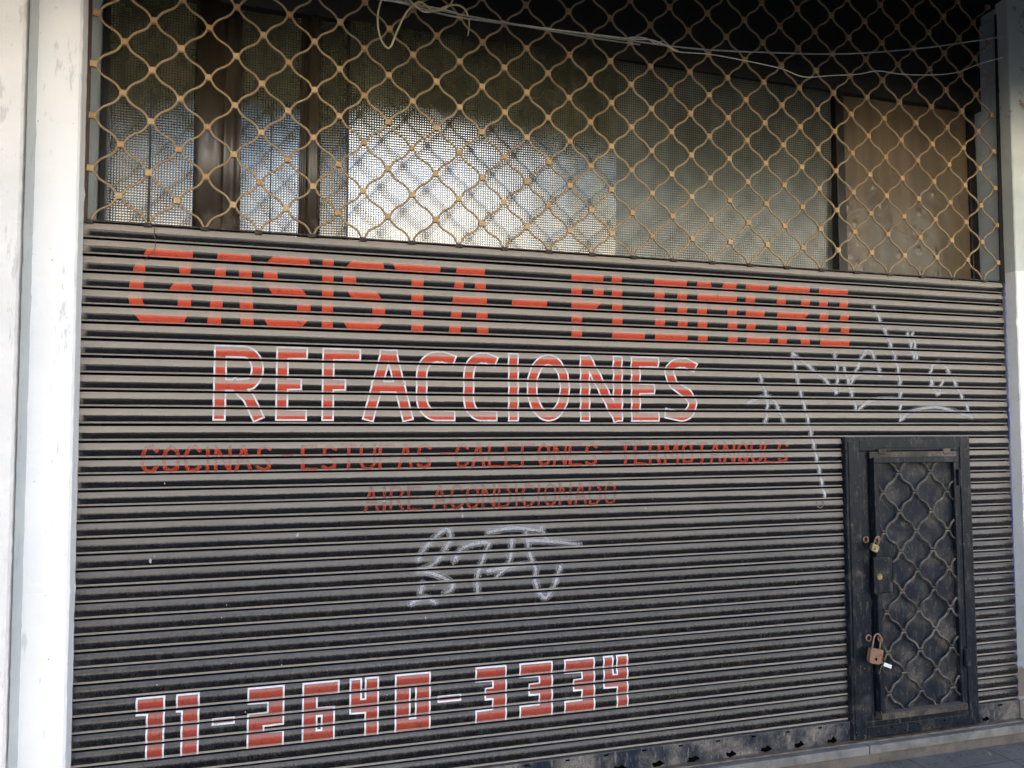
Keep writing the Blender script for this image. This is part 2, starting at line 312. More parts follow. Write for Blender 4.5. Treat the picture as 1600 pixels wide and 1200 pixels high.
# ------------------------------------------------------------------ mesh helpers
def link(name, me, mat, parent=None, label=None, cat=None, group=None, kind=None, smooth=False):
    o = bpy.data.objects.new(name, me); C.objects.link(o)
    if mat is not None: me.materials.append(M[mat] if isinstance(mat, str) else mat)
    if parent: o.parent = parent
    tagp(o, label, cat, group, kind)
    if smooth:
        for p in me.polygons: p.use_smooth = True
    return o
def tagp(o, label=None, cat=None, group=None, kind=None):
    if label: o['label'] = label
    if cat: o['category'] = cat
    if group: o['group'] = group
    if kind: o['kind'] = kind
def root(name, label, cat, loc=(0, 0, 0), group=None):
    o = bpy.data.objects.new(name, None); C.objects.link(o); o.location = loc; o.empty_display_size = 0.1
    tagp(o, label, cat, group); return o
class MB:
    def __init__(s): s.v = []; s.f = []
    def box(s, x0, x1, y0, y1, z0, z1, bev=0.0):
        i = len(s.v)
        if bev <= 0:
            s.v += [(x, y, z) for z in (z0, z1) for y in (y0, y1) for x in (x0, x1)]
            s.f += [[i + a for a in q] for q in ((0, 2, 3, 1), (4, 5, 7, 6), (0, 1, 5, 4), (2, 6, 7, 3), (0, 4, 6, 2), (1, 3, 7, 5))]
        else:
            bm = bmesh.new(); bmesh.ops.create_cube(bm, size=1)
            for v in bm.verts: v.co = Vector(((x0 + x1) / 2 + v.co.x * (x1 - x0), (y0 + y1) / 2 + v.co.y * (y1 - y0), (z0 + z1) / 2 + v.co.z * (z1 - z0)))
            bmesh.ops.bevel(bm, geom=bm.edges[:], offset=bev, segments=2, profile=0.5, affect='EDGES')
            s.addbm(bm)
        return s
    def addbm(s, bm):
        i = len(s.v); bm.verts.index_update()
        s.v += [tuple(v.co) for v in bm.verts]; s.f += [[i + v.index for v in f.verts] for f in bm.faces]; bm.free()
    def prism(s, ring, bottom, top):
        """ring: list of (x,y); bottom/top: (z, dx)"""
        i = len(s.v); n = len(ring)
        s.v += [(x + bottom[1], y, bottom[0]) for x, y in ring] + [(x + top[1], y, top[0]) for x, y in ring]
        for k in range(n): s.f.append([i + k, i + (k + 1) % n, i + n + (k + 1) % n, i + n + k])
        s.f.append([i + k for k in range(n)][::-1]); s.f.append([i + n + k for k in range(n)])
        return s
    def tube(s, pts, r, sides=6, closed=False):
        pts = [Vector(p) for p in pts]; n = len(pts); base = len(s.v); up = Vector((0, 1, 0))
        rr = r if isinstance(r, (list, tuple)) else [r] * n
        for k, p in enumerate(pts):
            t = ((pts[(k + 1) % n] if closed else pts[min(k + 1, n - 1)]) - (pts[k - 1] if (closed or k) else pts[0]))
            if t.length < 1e-9: t = Vector((0, 0, 1))
            t.normalize(); a = t.cross(up)
            if a.length < 0.2: a = t.cross(Vector((1, 0, 0)))
            a.normalize(); b = a.cross(t)
            for j in range(sides):
                q = 2 * math.pi * j / sides; s.v.append(tuple(p + (a * math.cos(q) + b * math.sin(q)) * rr[k]))
        for k in range(n if closed else n - 1):
            for j in range(sides):
                A = base + k * sides; B = base + ((k + 1) % n) * sides
                s.f.append([A + j, A + (j + 1) % sides, B + (j + 1) % sides, B + j])
        if not closed:
            s.f.append([base + j for j in range(sides)][::-1]); s.f.append([base + (n - 1) * sides + j for j in range(sides)])
        return s
    def disc(s, x, y, z, r, depth, n=14, axis='y'):
        ring = [(math.cos(2 * math.pi * k / n) * r, math.sin(2 * math.pi * k / n) * r) for k in range(n)]
        i = len(s.v)
        s.v += [(x + a, y, z + b) for a, b in ring] + [(x + a, y - depth, z + b) for a, b in ring]
        for k in range(n): s.f.append([i + k, i + (k + 1) % n, i + n + (k + 1) % n, i + n + k])
        s.f.append([i + k for k in range(n)][::-1]); s.f.append([i + n + k for k in range(n)]); return s
    def build(s, name, mat, parent=None, smooth=False, **k):
        me = bpy.data.meshes.new(name); me.from_pydata(s.v, [], s.f); me.update()
        bm = bmesh.new(); bm.from_mesh(me); bmesh.ops.recalc_face_normals(bm, faces=bm.faces); bm.to_mesh(me); bm.free()
        return link(name, me, mat, parent, smooth=smooth, **k)
def spline(pts, n=8):
    pts = [Vector(p) for p in pts]; P = [pts[0]] + pts + [pts[-1]]; out = []
    for i in range(1, len(P) - 2):
        for k in range(n):
            t = k / n; a, b, c, d = P[i - 1], P[i], P[i + 1], P[i + 2]
            out.append(0.5 * ((2 * b) + (c - a) * t + (2 * a - 5 * b + 4 * c - d) * t * t + (3 * b - a - 3 * c + d) * t ** 3))
    out.append(pts[-1]); return out

# ================================================================== SETTING
GZ = -0.06; PZ = 0.088
MB().box(-1500, 1500, -1500, 1500, GZ - 0.5, GZ).build('road', 'asphalt', kind='structure')
MB().box(-40, 40, -3.6, -0.055, GZ + 0.002, PZ).build('pavement', 'pavement', kind='structure')
MB().box(-40, 40, -3.75, -3.602, GZ + 0.002, PZ + 0.004, 0.01).build('kerb', 'step', kind='structure')

# shop building: mass above and behind
mb = MB()
mb.box(-9, 12, 1.9, 9, GZ + .002, 9.2)
mb.box(-9, 12, -0.10, 1.9, 3.62, 9.2)
shop = mb.build('shop_building', 'wall_far', label='tall rendered shop building that the shutter, window and pillars belong to', cat='building')
MB().box(-9, 12, -1.00, -0.10, 3.50, 3.62).build('canopy_slab', 'dark', shop)
MB().box(-9, 12, -1.00, -0.90, 2.88, 3.498).build('shade_fascia', 'dark', shop)  # unseen fascia, added to shade the upper grille and darken the glass reflection
MB().box(-0.3, 4.3, -0.098, 0.60, 3.475, 3.615).build('soffit', 'dark', shop)
MB().box(-0.3, 4.3, 0.11, 0.20, 2.995, 3.47).build('lintel', 'lintel', shop)
MB().box(-0.3, 4.75, -0.335, -0.315, 3.27, 3.498).build('shade_panel', 'dark', shop)  # unseen front panel, added to keep light off the grille's top right
# dark room behind the window
mb = MB(); mb.box(-0.3, 4.3, 1.80, 1.88, 0, 3.4); mb.box(-0.30, -0.24, .2, 1.79, 0, 3.4); mb.box(4.24, 4.30, .2, 1.79, 0, 3.4)
mb.box(-0.3, 4.3, 0.205, 1.89, 3.40, 3.46); mb.box(-0.3, 4.3, 0.0, 1.89, GZ + .003, 0.08)
mb.build('room_wall', 'dark', shop)
# left outer wall, grey return, pillar
def lean(ring, z0, z1, m, name, parent=None, lo=0.0, hi=0.0, **k):
    mb = MB(); n = len(ring); nz = 150; rl = random.Random(name + m)
    for j in range(nz + 1):
        t = j / nz; chip = rl.random() < .10
        for x, y in ring:
            c = .0007 + (.0030 * rl.random() if chip and rl.random() < .5 else 0)
            mb.v.append((x + lo + (hi - lo) * t + rl.uniform(-c, c), y + rl.uniform(-.0004, .0004) + (c * .8 if y < 0 else 0), z0 + (z1 - z0) * t))
    for j in range(nz):
        for q in range(n): a = j * n; mb.f.append([a + q, a + (q + 1) % n, a + n + (q + 1) % n, a + n + q])
    mb.f.append(list(range(n))[::-1]); mb.f.append([nz * n + q for q in range(n)])
    return mb.build(name, m, parent, **k)
lw = root('left_wall', '', '')
C.objects.unlink(lw); bpy.data.objects.remove(lw)
lw = lean([(-9, -0.14), (-0.157, -0.14), (-0.151, -0.134), (-0.151, 0.3), (-9, 0.3)], GZ + .001, 3.5, 'wall_white', 'plaster_wall', None, 0.02, -0.012,
          label='rough white plaster wall at the far left edge with chipped patches', cat='wall')
pil = root('white_pillar', 'smooth white painted pillar with grey side, left of the shutter', 'pillar', (-0.08, 0, 0))
def child(o, p): o.parent = p; o.matrix_parent_inverse = p.matrix_world.inverted() if False else Matrix.Translation(-p.location)
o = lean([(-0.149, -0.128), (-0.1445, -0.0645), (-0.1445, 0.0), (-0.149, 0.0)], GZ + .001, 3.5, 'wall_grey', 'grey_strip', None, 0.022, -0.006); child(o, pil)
o = lean([(-0.1440, -0.064), (-0.024, -0.064), (-0.0175, -0.058), (-0.0145, -0.012), (-0.026, 0.0), (-0.026, 0.30), (-0.144, 0.30)], GZ + .001, 3.5, 'white', 'pillar_shaft', None, 0.022, -0.012); child(o, pil)
o = lean([(-0.0255, 0.004), (-0.012, 0.004), (-0.012, 0.16), (-0.0255, 0.16)], 2.10, 3.47, 'jamb', 'jamb', None, 0, -0.008); child(o, pil)
rp = root('two_tone_pillar', 'pillar right of the shutter, white below and greenish grey above', 'pillar', (4.0, 0, 0))
o = lean([(3.768, -0.060), (3.772, -0.064), (4.6, -0.064), (4.6, 0.3), (3.806, 0.3), (3.806, 0.012), (3.778, 0.008)], GZ + .001, 3.47, 'pillar_r', 'pillar_shaft', None, 0.0, 0.038); child(o, rp)
o = lean([(3.7700, -0.0040), (3.7765, -0.0040), (3.7776, 0.0070), (3.7700, 0.0070)], 0.09, 2.13, 'edge_blue', 'painted_edge', None, 0.0, 0.023); child(o, rp)
o = lean([(3.800, 0.013), (3.8055, 0.013), (3.8055, 0.16), (3.800, 0.16)], 2.10, 3.42, 'jamb', 'jamb', None, 0.008, 0.032); child(o, rp)

# stone threshold
th = root('stone_threshold', 'long grey stone step under the closed shutter', 'step', (1.9, 0, 0.1))
o = MB().box(-0.1, 2.9255, -0.058, 0.10, 0.128, 0.163, 0.004).build('step_slab', 'step'); child(o, th)
o = MB().box(2.9285, 3.80, -0.060, 0.10, 0.130, 0.165, 0.004).build('step_slab', 'step'); child(o, th)
o = MB().box(-0.1, 3.80, -0.050, 0.10, 0.0, 0.1275).build('mortar_bed', 'mortar'); child(o, th)
for o in list(th.children): pass
MB().box(-0.02, 3.78, -0.034, 0.02, 0.1655, 0.172).build('dirt_line', 'dirt', kind='stuff', label='brown dirt packed along the foot of the shutter', cat='dirt')

# opposite side of the street (seen only in reflections and by its bounced light)
opp = root('opposite_building', 'long beige sunlit building on the far side of the street', 'building', (4, -17, 0))
mb = MB(); mb.box(-22, 34, -24, -16, GZ + .001, 4.6); o = mb.build('wall', 'facade'); child(o, opp)
for k in range(9):
    o = MB().box(-20 + k * 6, -20 + k * 6 + 3.0, -15.99, -15.9, 0.2, 2.6).build('shop_window', 'shop_glass'); child(o, opp)
for nm, x0, x1, y0, y1, h, m_, lab in (('dark_building', -24, -3.4, -30, -24.2, 17, 'dark_render', 'tall dark brown building behind the left end of the beige one'),
                              ('white_building', 1.9, 6.2, -29, -24.2, 9.6, 'white', 'white sunlit building behind the beige one'),
                              ('grey_building', 8.2, 11.3, -30, -24.2, 7.6, 'grey_render', 'low grey green building behind the middle of the beige one'),
                              ('grey_building', 11.5, 36, -30, -24.2, 15, 'grey_render', 'grey green building behind the right end of the beige one')):
    rt = root(nm, lab + ' across the street', 'building', ((x0 + x1) / 2, y1, 0)); o = MB().box(x0, x1, y0, y1, GZ + .001, h).build('wall', m_); child(o, rt)
    o = MB().box(x0 - .1, x1 + .1, y1 + .001, y1 + .12, h - .3, h + .1).build('cornice', m_); child(o, rt)

# ================================================================== SHUTTER GEOMETRY
X0, X1 = -0.024, 3.776
P1, P2 = 0.055, 0.05054
rj = random.Random(3)
NS = 37
def zs_(i): return 2.078 - P1 * min(i, 13) - P2 * max(0, i - 13)
ZS = {i: zs_(i) + (rj.uniform(-0.0007, 0.0007) if i > -1 else 0) for i in range(-1, 36)}
DJ = [rj.uniform(-0.0006, 0.0006) for _ in range(40)]
PH = [(rj.uniform(0, 6), rj.uniform(0, 6), rj.uniform(0.5, 1.3)) for _ in range(40)]
SAG = 0.0062
def prof(f):
    """outward depth (m) and d(depth)/df, flag"""
    if f <= 0.045: return -0.012
    if f <= 0.065: return -0.012 + (f - 0.045) / 0.02 * 0.014
    if f <= 0.80:
        t = (f - 0.065) / 0.735; return 0.002 + SAG * 4 * t * (1 - t) * (0.85 + 0.3 * t * (1 - t))
    if f <= 0.815: return 0.002 - (f - 0.80) / 0.015 * 0.0015
    if f <= 0.915: return 0.0005 + (f - 0.815) / 0.10 * 0.0045
    if f <= 0.93: return 0.005 - (f - 0.915) / 0.015 * 0.017
    return -0.012
BUL = [0.065 + 0.735 * k / 14 for k in range(15)]
FN = [0.0, 0.045] + BUL + [0.815, 0.865, 0.915, 0.93, 1.0]
def smoothreg(fa, fb): return fa >= 0.0649 and fb <= 0.8001
def slat_of(z):
    for i in range(-1, 35):
        if ZS[i + 1] <= z <= ZS[i]: return i + 1, (ZS[i] - z) / (ZS[i] - ZS[i + 1])
    return None, None
def wav(s, x):
    a, b, c = PH[s]
    return DJ[s] + 0.0009 * c * math.sin(x * 2.3 + a) + 0.0006 * math.sin(x * 6.1 + b)
def surf(s, f, x, off=0.0):
    return -(prof(f) + wav(s, x) + off)
def pt(s, f, x, off=0.0):
    z = ZS[s - 1] - f * (ZS[s - 1] - ZS[s])
    return (x, surf(s, f, x, off), z + 0.0007 * math.sin(x * 1.7 + PH[s][0]) * PH[s][2])
def nrm(s, f, fa=None, fb=None):
    p = ZS[s - 1] - ZS[s]
    if fa is None: e = 0.004; fa, fb = max(0.0651, f - e), min(0.7999, f + e)
    dd = (prof(fb) - prof(fa)) / ((fb - fa) * p)     # outward per metre going down
    return Vector((0, -1, dd)).normalized()
def seg_mesh(name, quads, mat, parent, **k):
    """quads: list of (s, fa, fb, [xa0,xa1] at fa, [xb0,xb1] at fb, off)"""
    V = []; F = []; NR = []; UV = []
    for s, fa, fb, xa, xb, off in quads:
        i = len(V)
        V += [pt(s, fa, xa[0], off), pt(s, fa, xa[1], off), pt(s, fb, xb[1], off), pt(s, fb, xb[0], off)]
        F.append([i, i + 3, i + 2, i + 1])
        if smoothreg(fa, fb): na, nb = nrm(s, fa), nrm(s, fb)
        else: na = nb = nrm(s, 0, fa, fb)
        NR += [na, nb, nb, na]
        UV += [(xa[0], s + fa), (xb[0], s + fb), (xb[1], s + fb), (xa[1], s + fa)]
    me = bpy.data.meshes.new(name); me.from_pydata(V, [], F)
    uvl = me.uv_layers.new(name='UVMap')
    for j, uv in enumerate(UV): uvl.data[j].uv = uv
    for p in me.polygons: p.use_smooth = True
    me.normals_split_custom_set(NR)
    return link(name, me, mat, parent, **k)

shutter = root('roller_shutter', 'black slatted roller shutter with red lettering and a wavy ochre grille on top', 'shutter')
DX0, DX1, DZ0, DZ1 = 2.872, 3.527, 0.178, 1.424     # wicket frame outer
quads = []
NX = 58
for s in range(0, 36):
    for a, b in zip(FN[:-1], FN[1:]):
        for k in range(NX):
            xa = X0 + (X1 - X0) * k / NX; xb = X0 + (X1 - X0) * (k + 1) / NX
            eps = 1e-5
            quads.append((s, a + (eps if s and a == 0 else 0), b - (eps if b == 1 else 0), (xa, xb), (xa, xb), 0.0))
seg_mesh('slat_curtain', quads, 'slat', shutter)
# top edge bar of the slat curtain
MB().box(X0, X1, -0.012, 0.012, 2.1335, 2.1375).build('top_bar', 'bracket', shutter)
# bottom rail with slots and torn holes
zt = ZS[35] - 0.002
rail = MB().box(X0, DX0 + 0.004, -0.012, 0.010, 0.172, zt, 0.002).build('bottom_rail', 'rail_metal', shutter)
rail2 = MB().box(DX1 - 0.004, X1, -0.012, 0.010, 0.172, zt, 0.002).build('bottom_rail', 'rail_metal', shutter)
def blob(x, z, rx, rz, y, seed, n=16, d=0.0008):
    r_ = random.Random(seed); mb = MB(); i = 0
    ring = [(x + math.cos(2 * math.pi * k / n) * rx * r_.uniform(.7, 1.15) * (0.9 if k % 5 else 1.25), z + math.sin(2 * math.pi * k / n) * rz * r_.uniform(.6, 1.15) * (1.25 if k in (2, 3, 6) else (.55 if k in (4, 5) else 1))) for k in range(n)]
    mb.v = [(a, y, b) for a, b in ring] + [(a, y - d, b) for a, b in ring]
    for k in range(n): mb.f.append([k, (k + 1) % n, n + (k + 1) % n, n + k])
    mb.f.append(list(range(n))[::-1]); mb.f.append(list(range(n, 2 * n))); return mb
k = 0; x = 0.12
while x < 2.86:
    blob(x, 0.184 + random.uniform(0, .004), 0.025, 0.0125, -0.0119, 50 + k).build('torn_hole', 'hole', rail)
    if k: MB().box(x - 0.052 - 0.009, x - 0.052 + 0.009, -0.0128, -0.0121, zt - 0.012, zt - 0.006).build('slot', 'hole', rail)
    k += 1; x += 0.158 + random.uniform(-.006, .006)
blob(3.575, 0.187, 0.02, 0.011, -0.0119, 5).build('torn_hole', 'hole', rail2)
MB().box(3.65, 3.675, -0.0128, -0.0121, zt - 0.014, zt - 0.007).build('slot', 'hole', rail2)

# ------------------------------------------------------------------ painted lettering by scan lines
def isect(poly, z):
    xs = []
    n = len(poly)
    for k in range(n):
        (xa, za), (xb, zb) = poly[k], poly[(k + 1) % n]
        if (za > z) != (zb > z): xs.append(xa + (z - za) / (zb - za) * (xb - xa))
    xs.sort(); return [(xs[j], xs[j + 1]) for j in range(0, len(xs) - 1, 2)]
def union(iv):
    iv = sorted(iv); out = []
    for a, b in iv:
        if out and a <= out[-1][1] + 1e-5: out[-1] = (out[-1][0], max(out[-1][1], b))
        else: out.append((a, b))
    return out
def minus(A, B):
    out = []
    for a, b in A:
        cur = a
        for c, d in B:
            if d <= cur or c >= b: continue
            if c > cur: out.append((cur, c))
            cur = max(cur, d)
        if cur < b - 1e-6: out.append((cur, b))
    return out
def iv_at(polys, z):
    r = []
    for p in polys: r += isect(p, z)
    return union(r)
def rect(x0, x1, z0, z1, g=0.0):
    x0, x1 = min(x0, x1), max(x0, x1); z0, z1 = min(z0, z1), max(z0, z1)
    return [(x0 - g, z0 - g), (x1 + g, z0 - g), (x1 + g, z1 + g), (x0 - g, z1 + g)]
def stroke(pts, w, cap=0.5, rnd=True):
    """polyline to polygons of width w"""
    out = []; h = w / 2
    for k in range(len(pts) - 1):
        a = Vector(pts[k]); b = Vector(pts[k + 1]); d = b - a
        if d.length < 1e-6: continue
        d.normalize(); n = Vector((-d.y, d.x)) * h
        ea = h * 2 * cap if k == 0 else 0; eb = h * 2 * cap if k == len(pts) - 2 else 0
        a2 = a - d * ea; b2 = b + d * eb
        out.append([tuple(a2 + n), tuple(b2 + n), tuple(b2 - n), tuple(a2 - n)])
    js = pts if cap == 0 and rnd else pts[1:-1]
    for p in js: out.append([(p[0] + math.cos(q * math.pi / 6) * h, p[1] + math.sin(q * math.pi / 6) * h) for q in range(12)])
    return out
def paint(name, polys, mat, hole=None, off=0.0006, step=0.0016, parent=None, label=None):
    zz = [p[1] for q in polys for p in q]; zhi, zlo = max(zz), min(zz); quads = []
    for s in range(0, 36):
        if ZS[s] > zhi or ZS[s - 1] < zlo: continue
        p = ZS[s - 1] - ZS[s]
        for fa, fb in zip(FN[2:-3], FN[3:-2]):
            n = max(1, int(math.ceil((fb - fa) * p / step)))
            for k in range(n):
                f0 = fa + (fb - fa) * k / n; f1 = fa + (fb - fa) * (k + 1) / n
                z0 = ZS[s - 1] - f0 * p; z1 = ZS[s - 1] - f1 * p; e = (z0 - z1) * 0.02
                A = iv_at(polys, z0 - e); B = iv_at(polys, z1 + e)
                if hole: A = minus(A, iv_at(hole, z0 - e)); B = minus(B, iv_at(hole, z1 + e))
                ok = len(A) == len(B) and all(min(a[1], b[1]) > max(a[0], b[0]) for a, b in zip(A, B))
                if not ok:
                    zm = (z0 + z1) / 2; A = iv_at(polys, zm)
                    if hole: A = minus(A, iv_at(hole, zm))
                    B = A
                for a, b in zip(A, B):
                    m = max(1, int((a[1] - a[0]) / 0.06))
                    for q in range(m):
                        xa = (a[0] + (a[1] - a[0]) * q / m, a[0] + (a[1] - a[0]) * (q + 1) / m)
                        xb = (b[0] + (b[1] - b[0]) * q / m, b[0] + (b[1] - b[0]) * (q + 1) / m)
                        quads.append((s, f0, f1, xa, xb, off))
    return seg_mesh(name, quads, mat, parent or shutter, label=label)

# --- line one: block letters
ZT, ZB = 2.057, 1.806
def zb(n): return ZS[n - 1] - 0.62 * P1      # centre of the dark band of slat n
MID = zb(3)
def blk(ch, xa, xb):
    v = 0.043; h = 0.036; t, b = ZT, ZB; m0, m1 = MID - 0.017, MID + 0.016
    T = lambda x0=xa, x1=xb: rect(x0, x1, t - h, t); Bm = lambda x0=xa, x1=xb: rect(x0, x1, b, b + h)
    Mi = lambda x0=xa, x1=xb: rect(x0, x1, m0, m1)
    Lf = lambda z0=b, z1=t: rect(xa, xa + v, z0, z1); Rt = lambda z0=b, z1=t: rect(xb - v, xb, z0, z1)
    c = 0.034
    if ch == 'G':
        return [[(xa + c * 1.6, t), (xb - .004, t), (xb - .004, t - h), (xa + c * 1.4, t - h), (xa + v + .004, t - h - c * 1.2), (xa + v, t - .12), (xa + v, b + .07), (xa + c + v * .6, b + h), (xb - c, b + h), (xb - .004 - c, b), (xa + c * 1.2, b), (xa + .005, b + c * 1.4), (xa, b + .08), (xa, t - .13), (xa + .012, t - c * 2)],
                rect(xb - v - .004, xb - .006, b + .05, m1 - .004), [(xa + .115, m0), (xb + .004, m0), (xb - .012, m1), (xa + .14, m1)],
                [(xb - .048, t - h), (xb - .004, t - h), (xb - .012, t - h - .042), (xb - .03, t - h - .05), (xb - .044, t - h - .04)], [(xb - .05, b + h), (xb - .006, b + .05), (xb - .03, b)]]
    if ch == 'A':
        i = 0.030
        return [[(xa, b), (xa + v, b), (xa + v + i * .55, t - .01), (xa + i, t)], [(xb - v, b), (xb, b), (xb - i * .5, t), (xb - v - i * .4, t - .01)], rect(xa + i, xb - i * .5, t - h, t), [(xa + .012, m0), (xb - .012, m0), (xb - .018, m1), (xa + .018, m1)]]
    if ch == 'S':
        return [[(xa + c, t), (xb - c * .3, t), (xb, t - h), (xa + v, t - h)], [(xa + c, t), (xa + v, t - h), (xa + v + .005, m1 + .010), (xa, m1 + .018), (xa, t - c)],
                [(xa, m1 + .02), (xb - c, m1), (xb, m0 - .012), (xb - v, m0 - .02), (xa + c, m0)], rect(xb - v - .002, xb, b + c, m0), [(xa, b + h), (xb, b + h), (xb - c, b), (xa + .02, b)]]
    if ch == 'I': return [rect(xa, xb, b, t)]
    if ch == 'T': xm = (xa + xb) / 2 + .004; return [[(xa, t), (xb, t), (xb, t - h), (xa + .02, t - h)], rect(xm - v / 2, xm + v / 2, b, t)]
    if ch == '-': return [rect(xa, xb, m0, m1)]
    if ch == 'P': return [Lf(), T(), [(xa, m0), (xb - c, m0), (xb - .01, m1), (xa, m1)], [(xb - v, m1 - .004), (xb - .006, m1 - .004), (xb, m1 + c), (xb, t - c * .4), (xb - v, t - c * .4)]]
    if ch == 'L': return [Lf(), Bm()]
    if ch == 'O': return [Lf(), Rt(), T(), Bm(), rect(xa + v - .001, xa + v + .006, t - h - .01, t - h)]
    if ch == 'M':
        xm = (xa + xb) / 2
        return [Lf(), Rt(), [(xa, t), (xa + .056, t), (xm + .025, t - .115), (xm - .025, t - .115)], [(xb, t), (xb - .056, t), (xm - .025, t - .115), (xm + .025, t - .115)]]
    if ch == 'E': return [Lf(), T(), Mi(xa, xb - .02), Bm()]
    if ch == 'R': return [Lf(), T(), [(xa, m0), (xb - c, m0), (xb, m1), (xa, m1)], rect(xb - v, xb, m1, t), [(xb - v * 2.0, m0), (xb - v * .8, m0), (xb, b), (xb - v, b)]]
def X(px, py): return at(px, py, -0.008).x
L1 = [('G', 120 + 325 / 4, 120 + 728 / 4, 450), ('A', 120 + 818 / 4, 120 + 1112 / 4, 450), ('S', 120 + 1165 / 4, 120 + 1462 / 4, 460), ('I', 480 + 93 / 4, 480 + 163 / 4, 465),
      ('S', 480 + 222 / 4, 480 + 488 / 4, 470), ('T', 480 + 530 / 4, 480 + 832 / 4, 470), ('A', 480 + 885 / 4, 480 + 1135 / 4, 475), ('-', 480 + 1282 / 4, 480 + 1500 / 4, 475),
      ('P', 850 + 230 / 5.333, 850 + 500 / 5.333, 485), ('L', 850 + 570 / 5.333, 850 + 842 / 5.333, 490), ('O', 850 + 925 / 5.333, 850 + 1196 / 5.333, 490),
      ('M', 1080 + 55 / 5.333, 1080 + 383 / 5.333, 495), ('E', 1080 + 460 / 5.333, 1080 + 650 / 5.333, 500), ('R', 1080 + 720 / 5.333, 1080 + 995 / 5.333, 500), ('O', 1080 + 1073 / 5.333, 1080 + 1314 / 5.333, 500)]
for ch, a, b, y in L1:
    paint('painted_letter' if ch != '-' else 'painted_dash', blk(ch, X(a, y), X(b, y)), 'red_block')

# --- line two: outlined letters
ZT2, ZB2 = 1.742, 1.487
def arc(cx, cz, rx, rz, a0, a1, n=14): return [(cx + rx * math.cos(R(a0 + (a1 - a0) * k / n)), cz + rz * math.sin(R(a0 + (a1 - a0) * k / n))) for k in range(n + 1)]
def outl(ch, xa, xb, w):
    h = 0.021; xa += h; xb -= h; t = ZT2 - h; b = ZB2 + h; m = (t + b) / 2; W = xb - xa
    S = lambda *p, cap=0.5: stroke(list(p), w, cap)
    if ch == 'R': return stroke([(xa, t), (xa + W * .62, t)] + arc(xa + W * .62, t - .058, W * .38, .058, 90, -60) + [(xa + W * .45, m - .006), (xa, m - .006)], w, .5) + S((xa, t), (xa, b)) + S((xa + W * .40, m - .006), (xa + W * .78, m - .05), (xb, b))
    if ch == 'E': return S((xb, t), (xa, t)) + S((xa, t), (xa, b)) + S((xa, m), (xb - .018, m)) + S((xa, b), (xb, b))
    if ch == 'F': return S((xb, t), (xa, t)) + S((xa, t), (xa, b)) + S((xa, m), (xb - .05, m))
    if ch == 'A': x1, x2 = xa + W * .41, xa + W * .59; return S((xa, b), (x1, t)) + S((x2, t), (xb, b)) + S((x1, t), (x2, t)) + S((xa + W * .2, m - .005), (xb - W * .2, m - .005))
    if ch == 'C': return stroke([(xb, t - .008), (xb - W * .25, t)] + arc(xa + W * .55, t - .065, W * .55, .065, 80, 180) + arc(xa + W * .55, b + .065, W * .55, .065, 180, 270) + [(xb, b)], w, .5)
    if ch == 'I': xm = (xa + xb) / 2; return S((xm, t), (xm, b))
    if ch == 'O': return stroke(arc((xa + xb) / 2, m, W / 2, (t - b) / 2, 90, 450, 32), w, 0)
    if ch == 'N': return S((xa, b), (xa, t)) + S((xb, b), (xb, t)) + S((xa + .012, t), (xb - .006, b))
    if ch == 'S': return stroke([(xb, t - .012), (xb - W * .25, t)] + arc(xa + W * .5, t - .045, W * .5, .045, 80, 180, 8) + [(xa + W * .2, m + .018), (xb - W * .2, m - .018)] + arc(xa + W * .5, b + .05, W * .5, .05, 20, -90, 9) + [(xa, b + .010)], w, .5)
L2 = [('R', 120 + 852 / 4, 120 + 1168 / 4), ('E', 120 + 1243 / 4, 120 + 1442 / 4), ('F', 480 + 92 / 4, 480 + 335 / 4), ('A', 480 + 352 / 4, 480 + 662 / 4), ('C', 480 + 680 / 4, 480 + 928 / 4), ('C', 480 + 975 / 4, 480 + 1190 / 4),
      ('I', 480 + 1255 / 4, 480 + 1325 / 4), ('O', 480 + 1372 / 4, 850 + 218 / 5.333), ('N', 850 + 300 / 5.333, 850 + 658 / 5.333), ('E', 850 + 725 / 5.333, 850 + 962 / 5.333), ('S', 850 + 1005 / 5.333, 850 + 1275 / 5.333)]
for ch, a, b in L2:
    xa, xb = X(a, 600), X(b, 600)
    inn = outl(ch, xa, xb, 0.031); ou = outl(ch, xa, xb, 0.042)
    o = paint('painted_letter', inn, 'red_outline')
    paint('letter_outline', ou, 'white_outline', hole=inn, parent=o)

# --- phone number
ZT3, ZB3 = 0.596, 0.405
def dig(ch, xa, xb, gw):
    o = 0.0055; xa += o; xb -= o; t = ZT3; b = ZB3; v = 0.044; h = 0.045; m = (t + b) / 2
    Q = lambda *a: rect(*a, g=gw)
    if ch == '1': return [Q(xb - v, xb, b, t), Q(xa, xb, t - h, t)]
    if ch == '2': return [Q(xa, xb, t - h * .95, t), Q(xb - v, xb, m - .012, t), Q(xa, xb, m - .022, m + .014), Q(xa, xa + v, b, m), Q(xa, xb, b, b + h)]
    if ch == '6': return [Q(xa, xb, t - h * .8, t), Q(xa, xa + v * .9, b, t), Q(xa, xb - .014, m - .008, m + .012), Q(xa, xb - .014, b, b + .035), Q(xb - .014 - v * .8, xb - .014, b, m)]
    if ch == '4': return [Q(xa, xa + v * .7, m - .005, t), Q(xb - v * .85, xb, b, t), Q(xa, xb, m - .012, m + .028)]
    if ch == '0': return [Q(xa, xa + v, b, t), Q(xb - v, xb, b, t), Q(xa, xb, t - h * .85, t), Q(xa, xb, b, b + h * .9)]
    if ch == '3': return [Q(xa, xb, t - h * .9, t), Q(xb - v, xb, b, t), Q(xa + .034, xb, m - .010, m + .024), Q(xa, xb, b, b + h * .9)]
    if ch == '-': return [Q(xa, xb, m - .002, m + .010)]
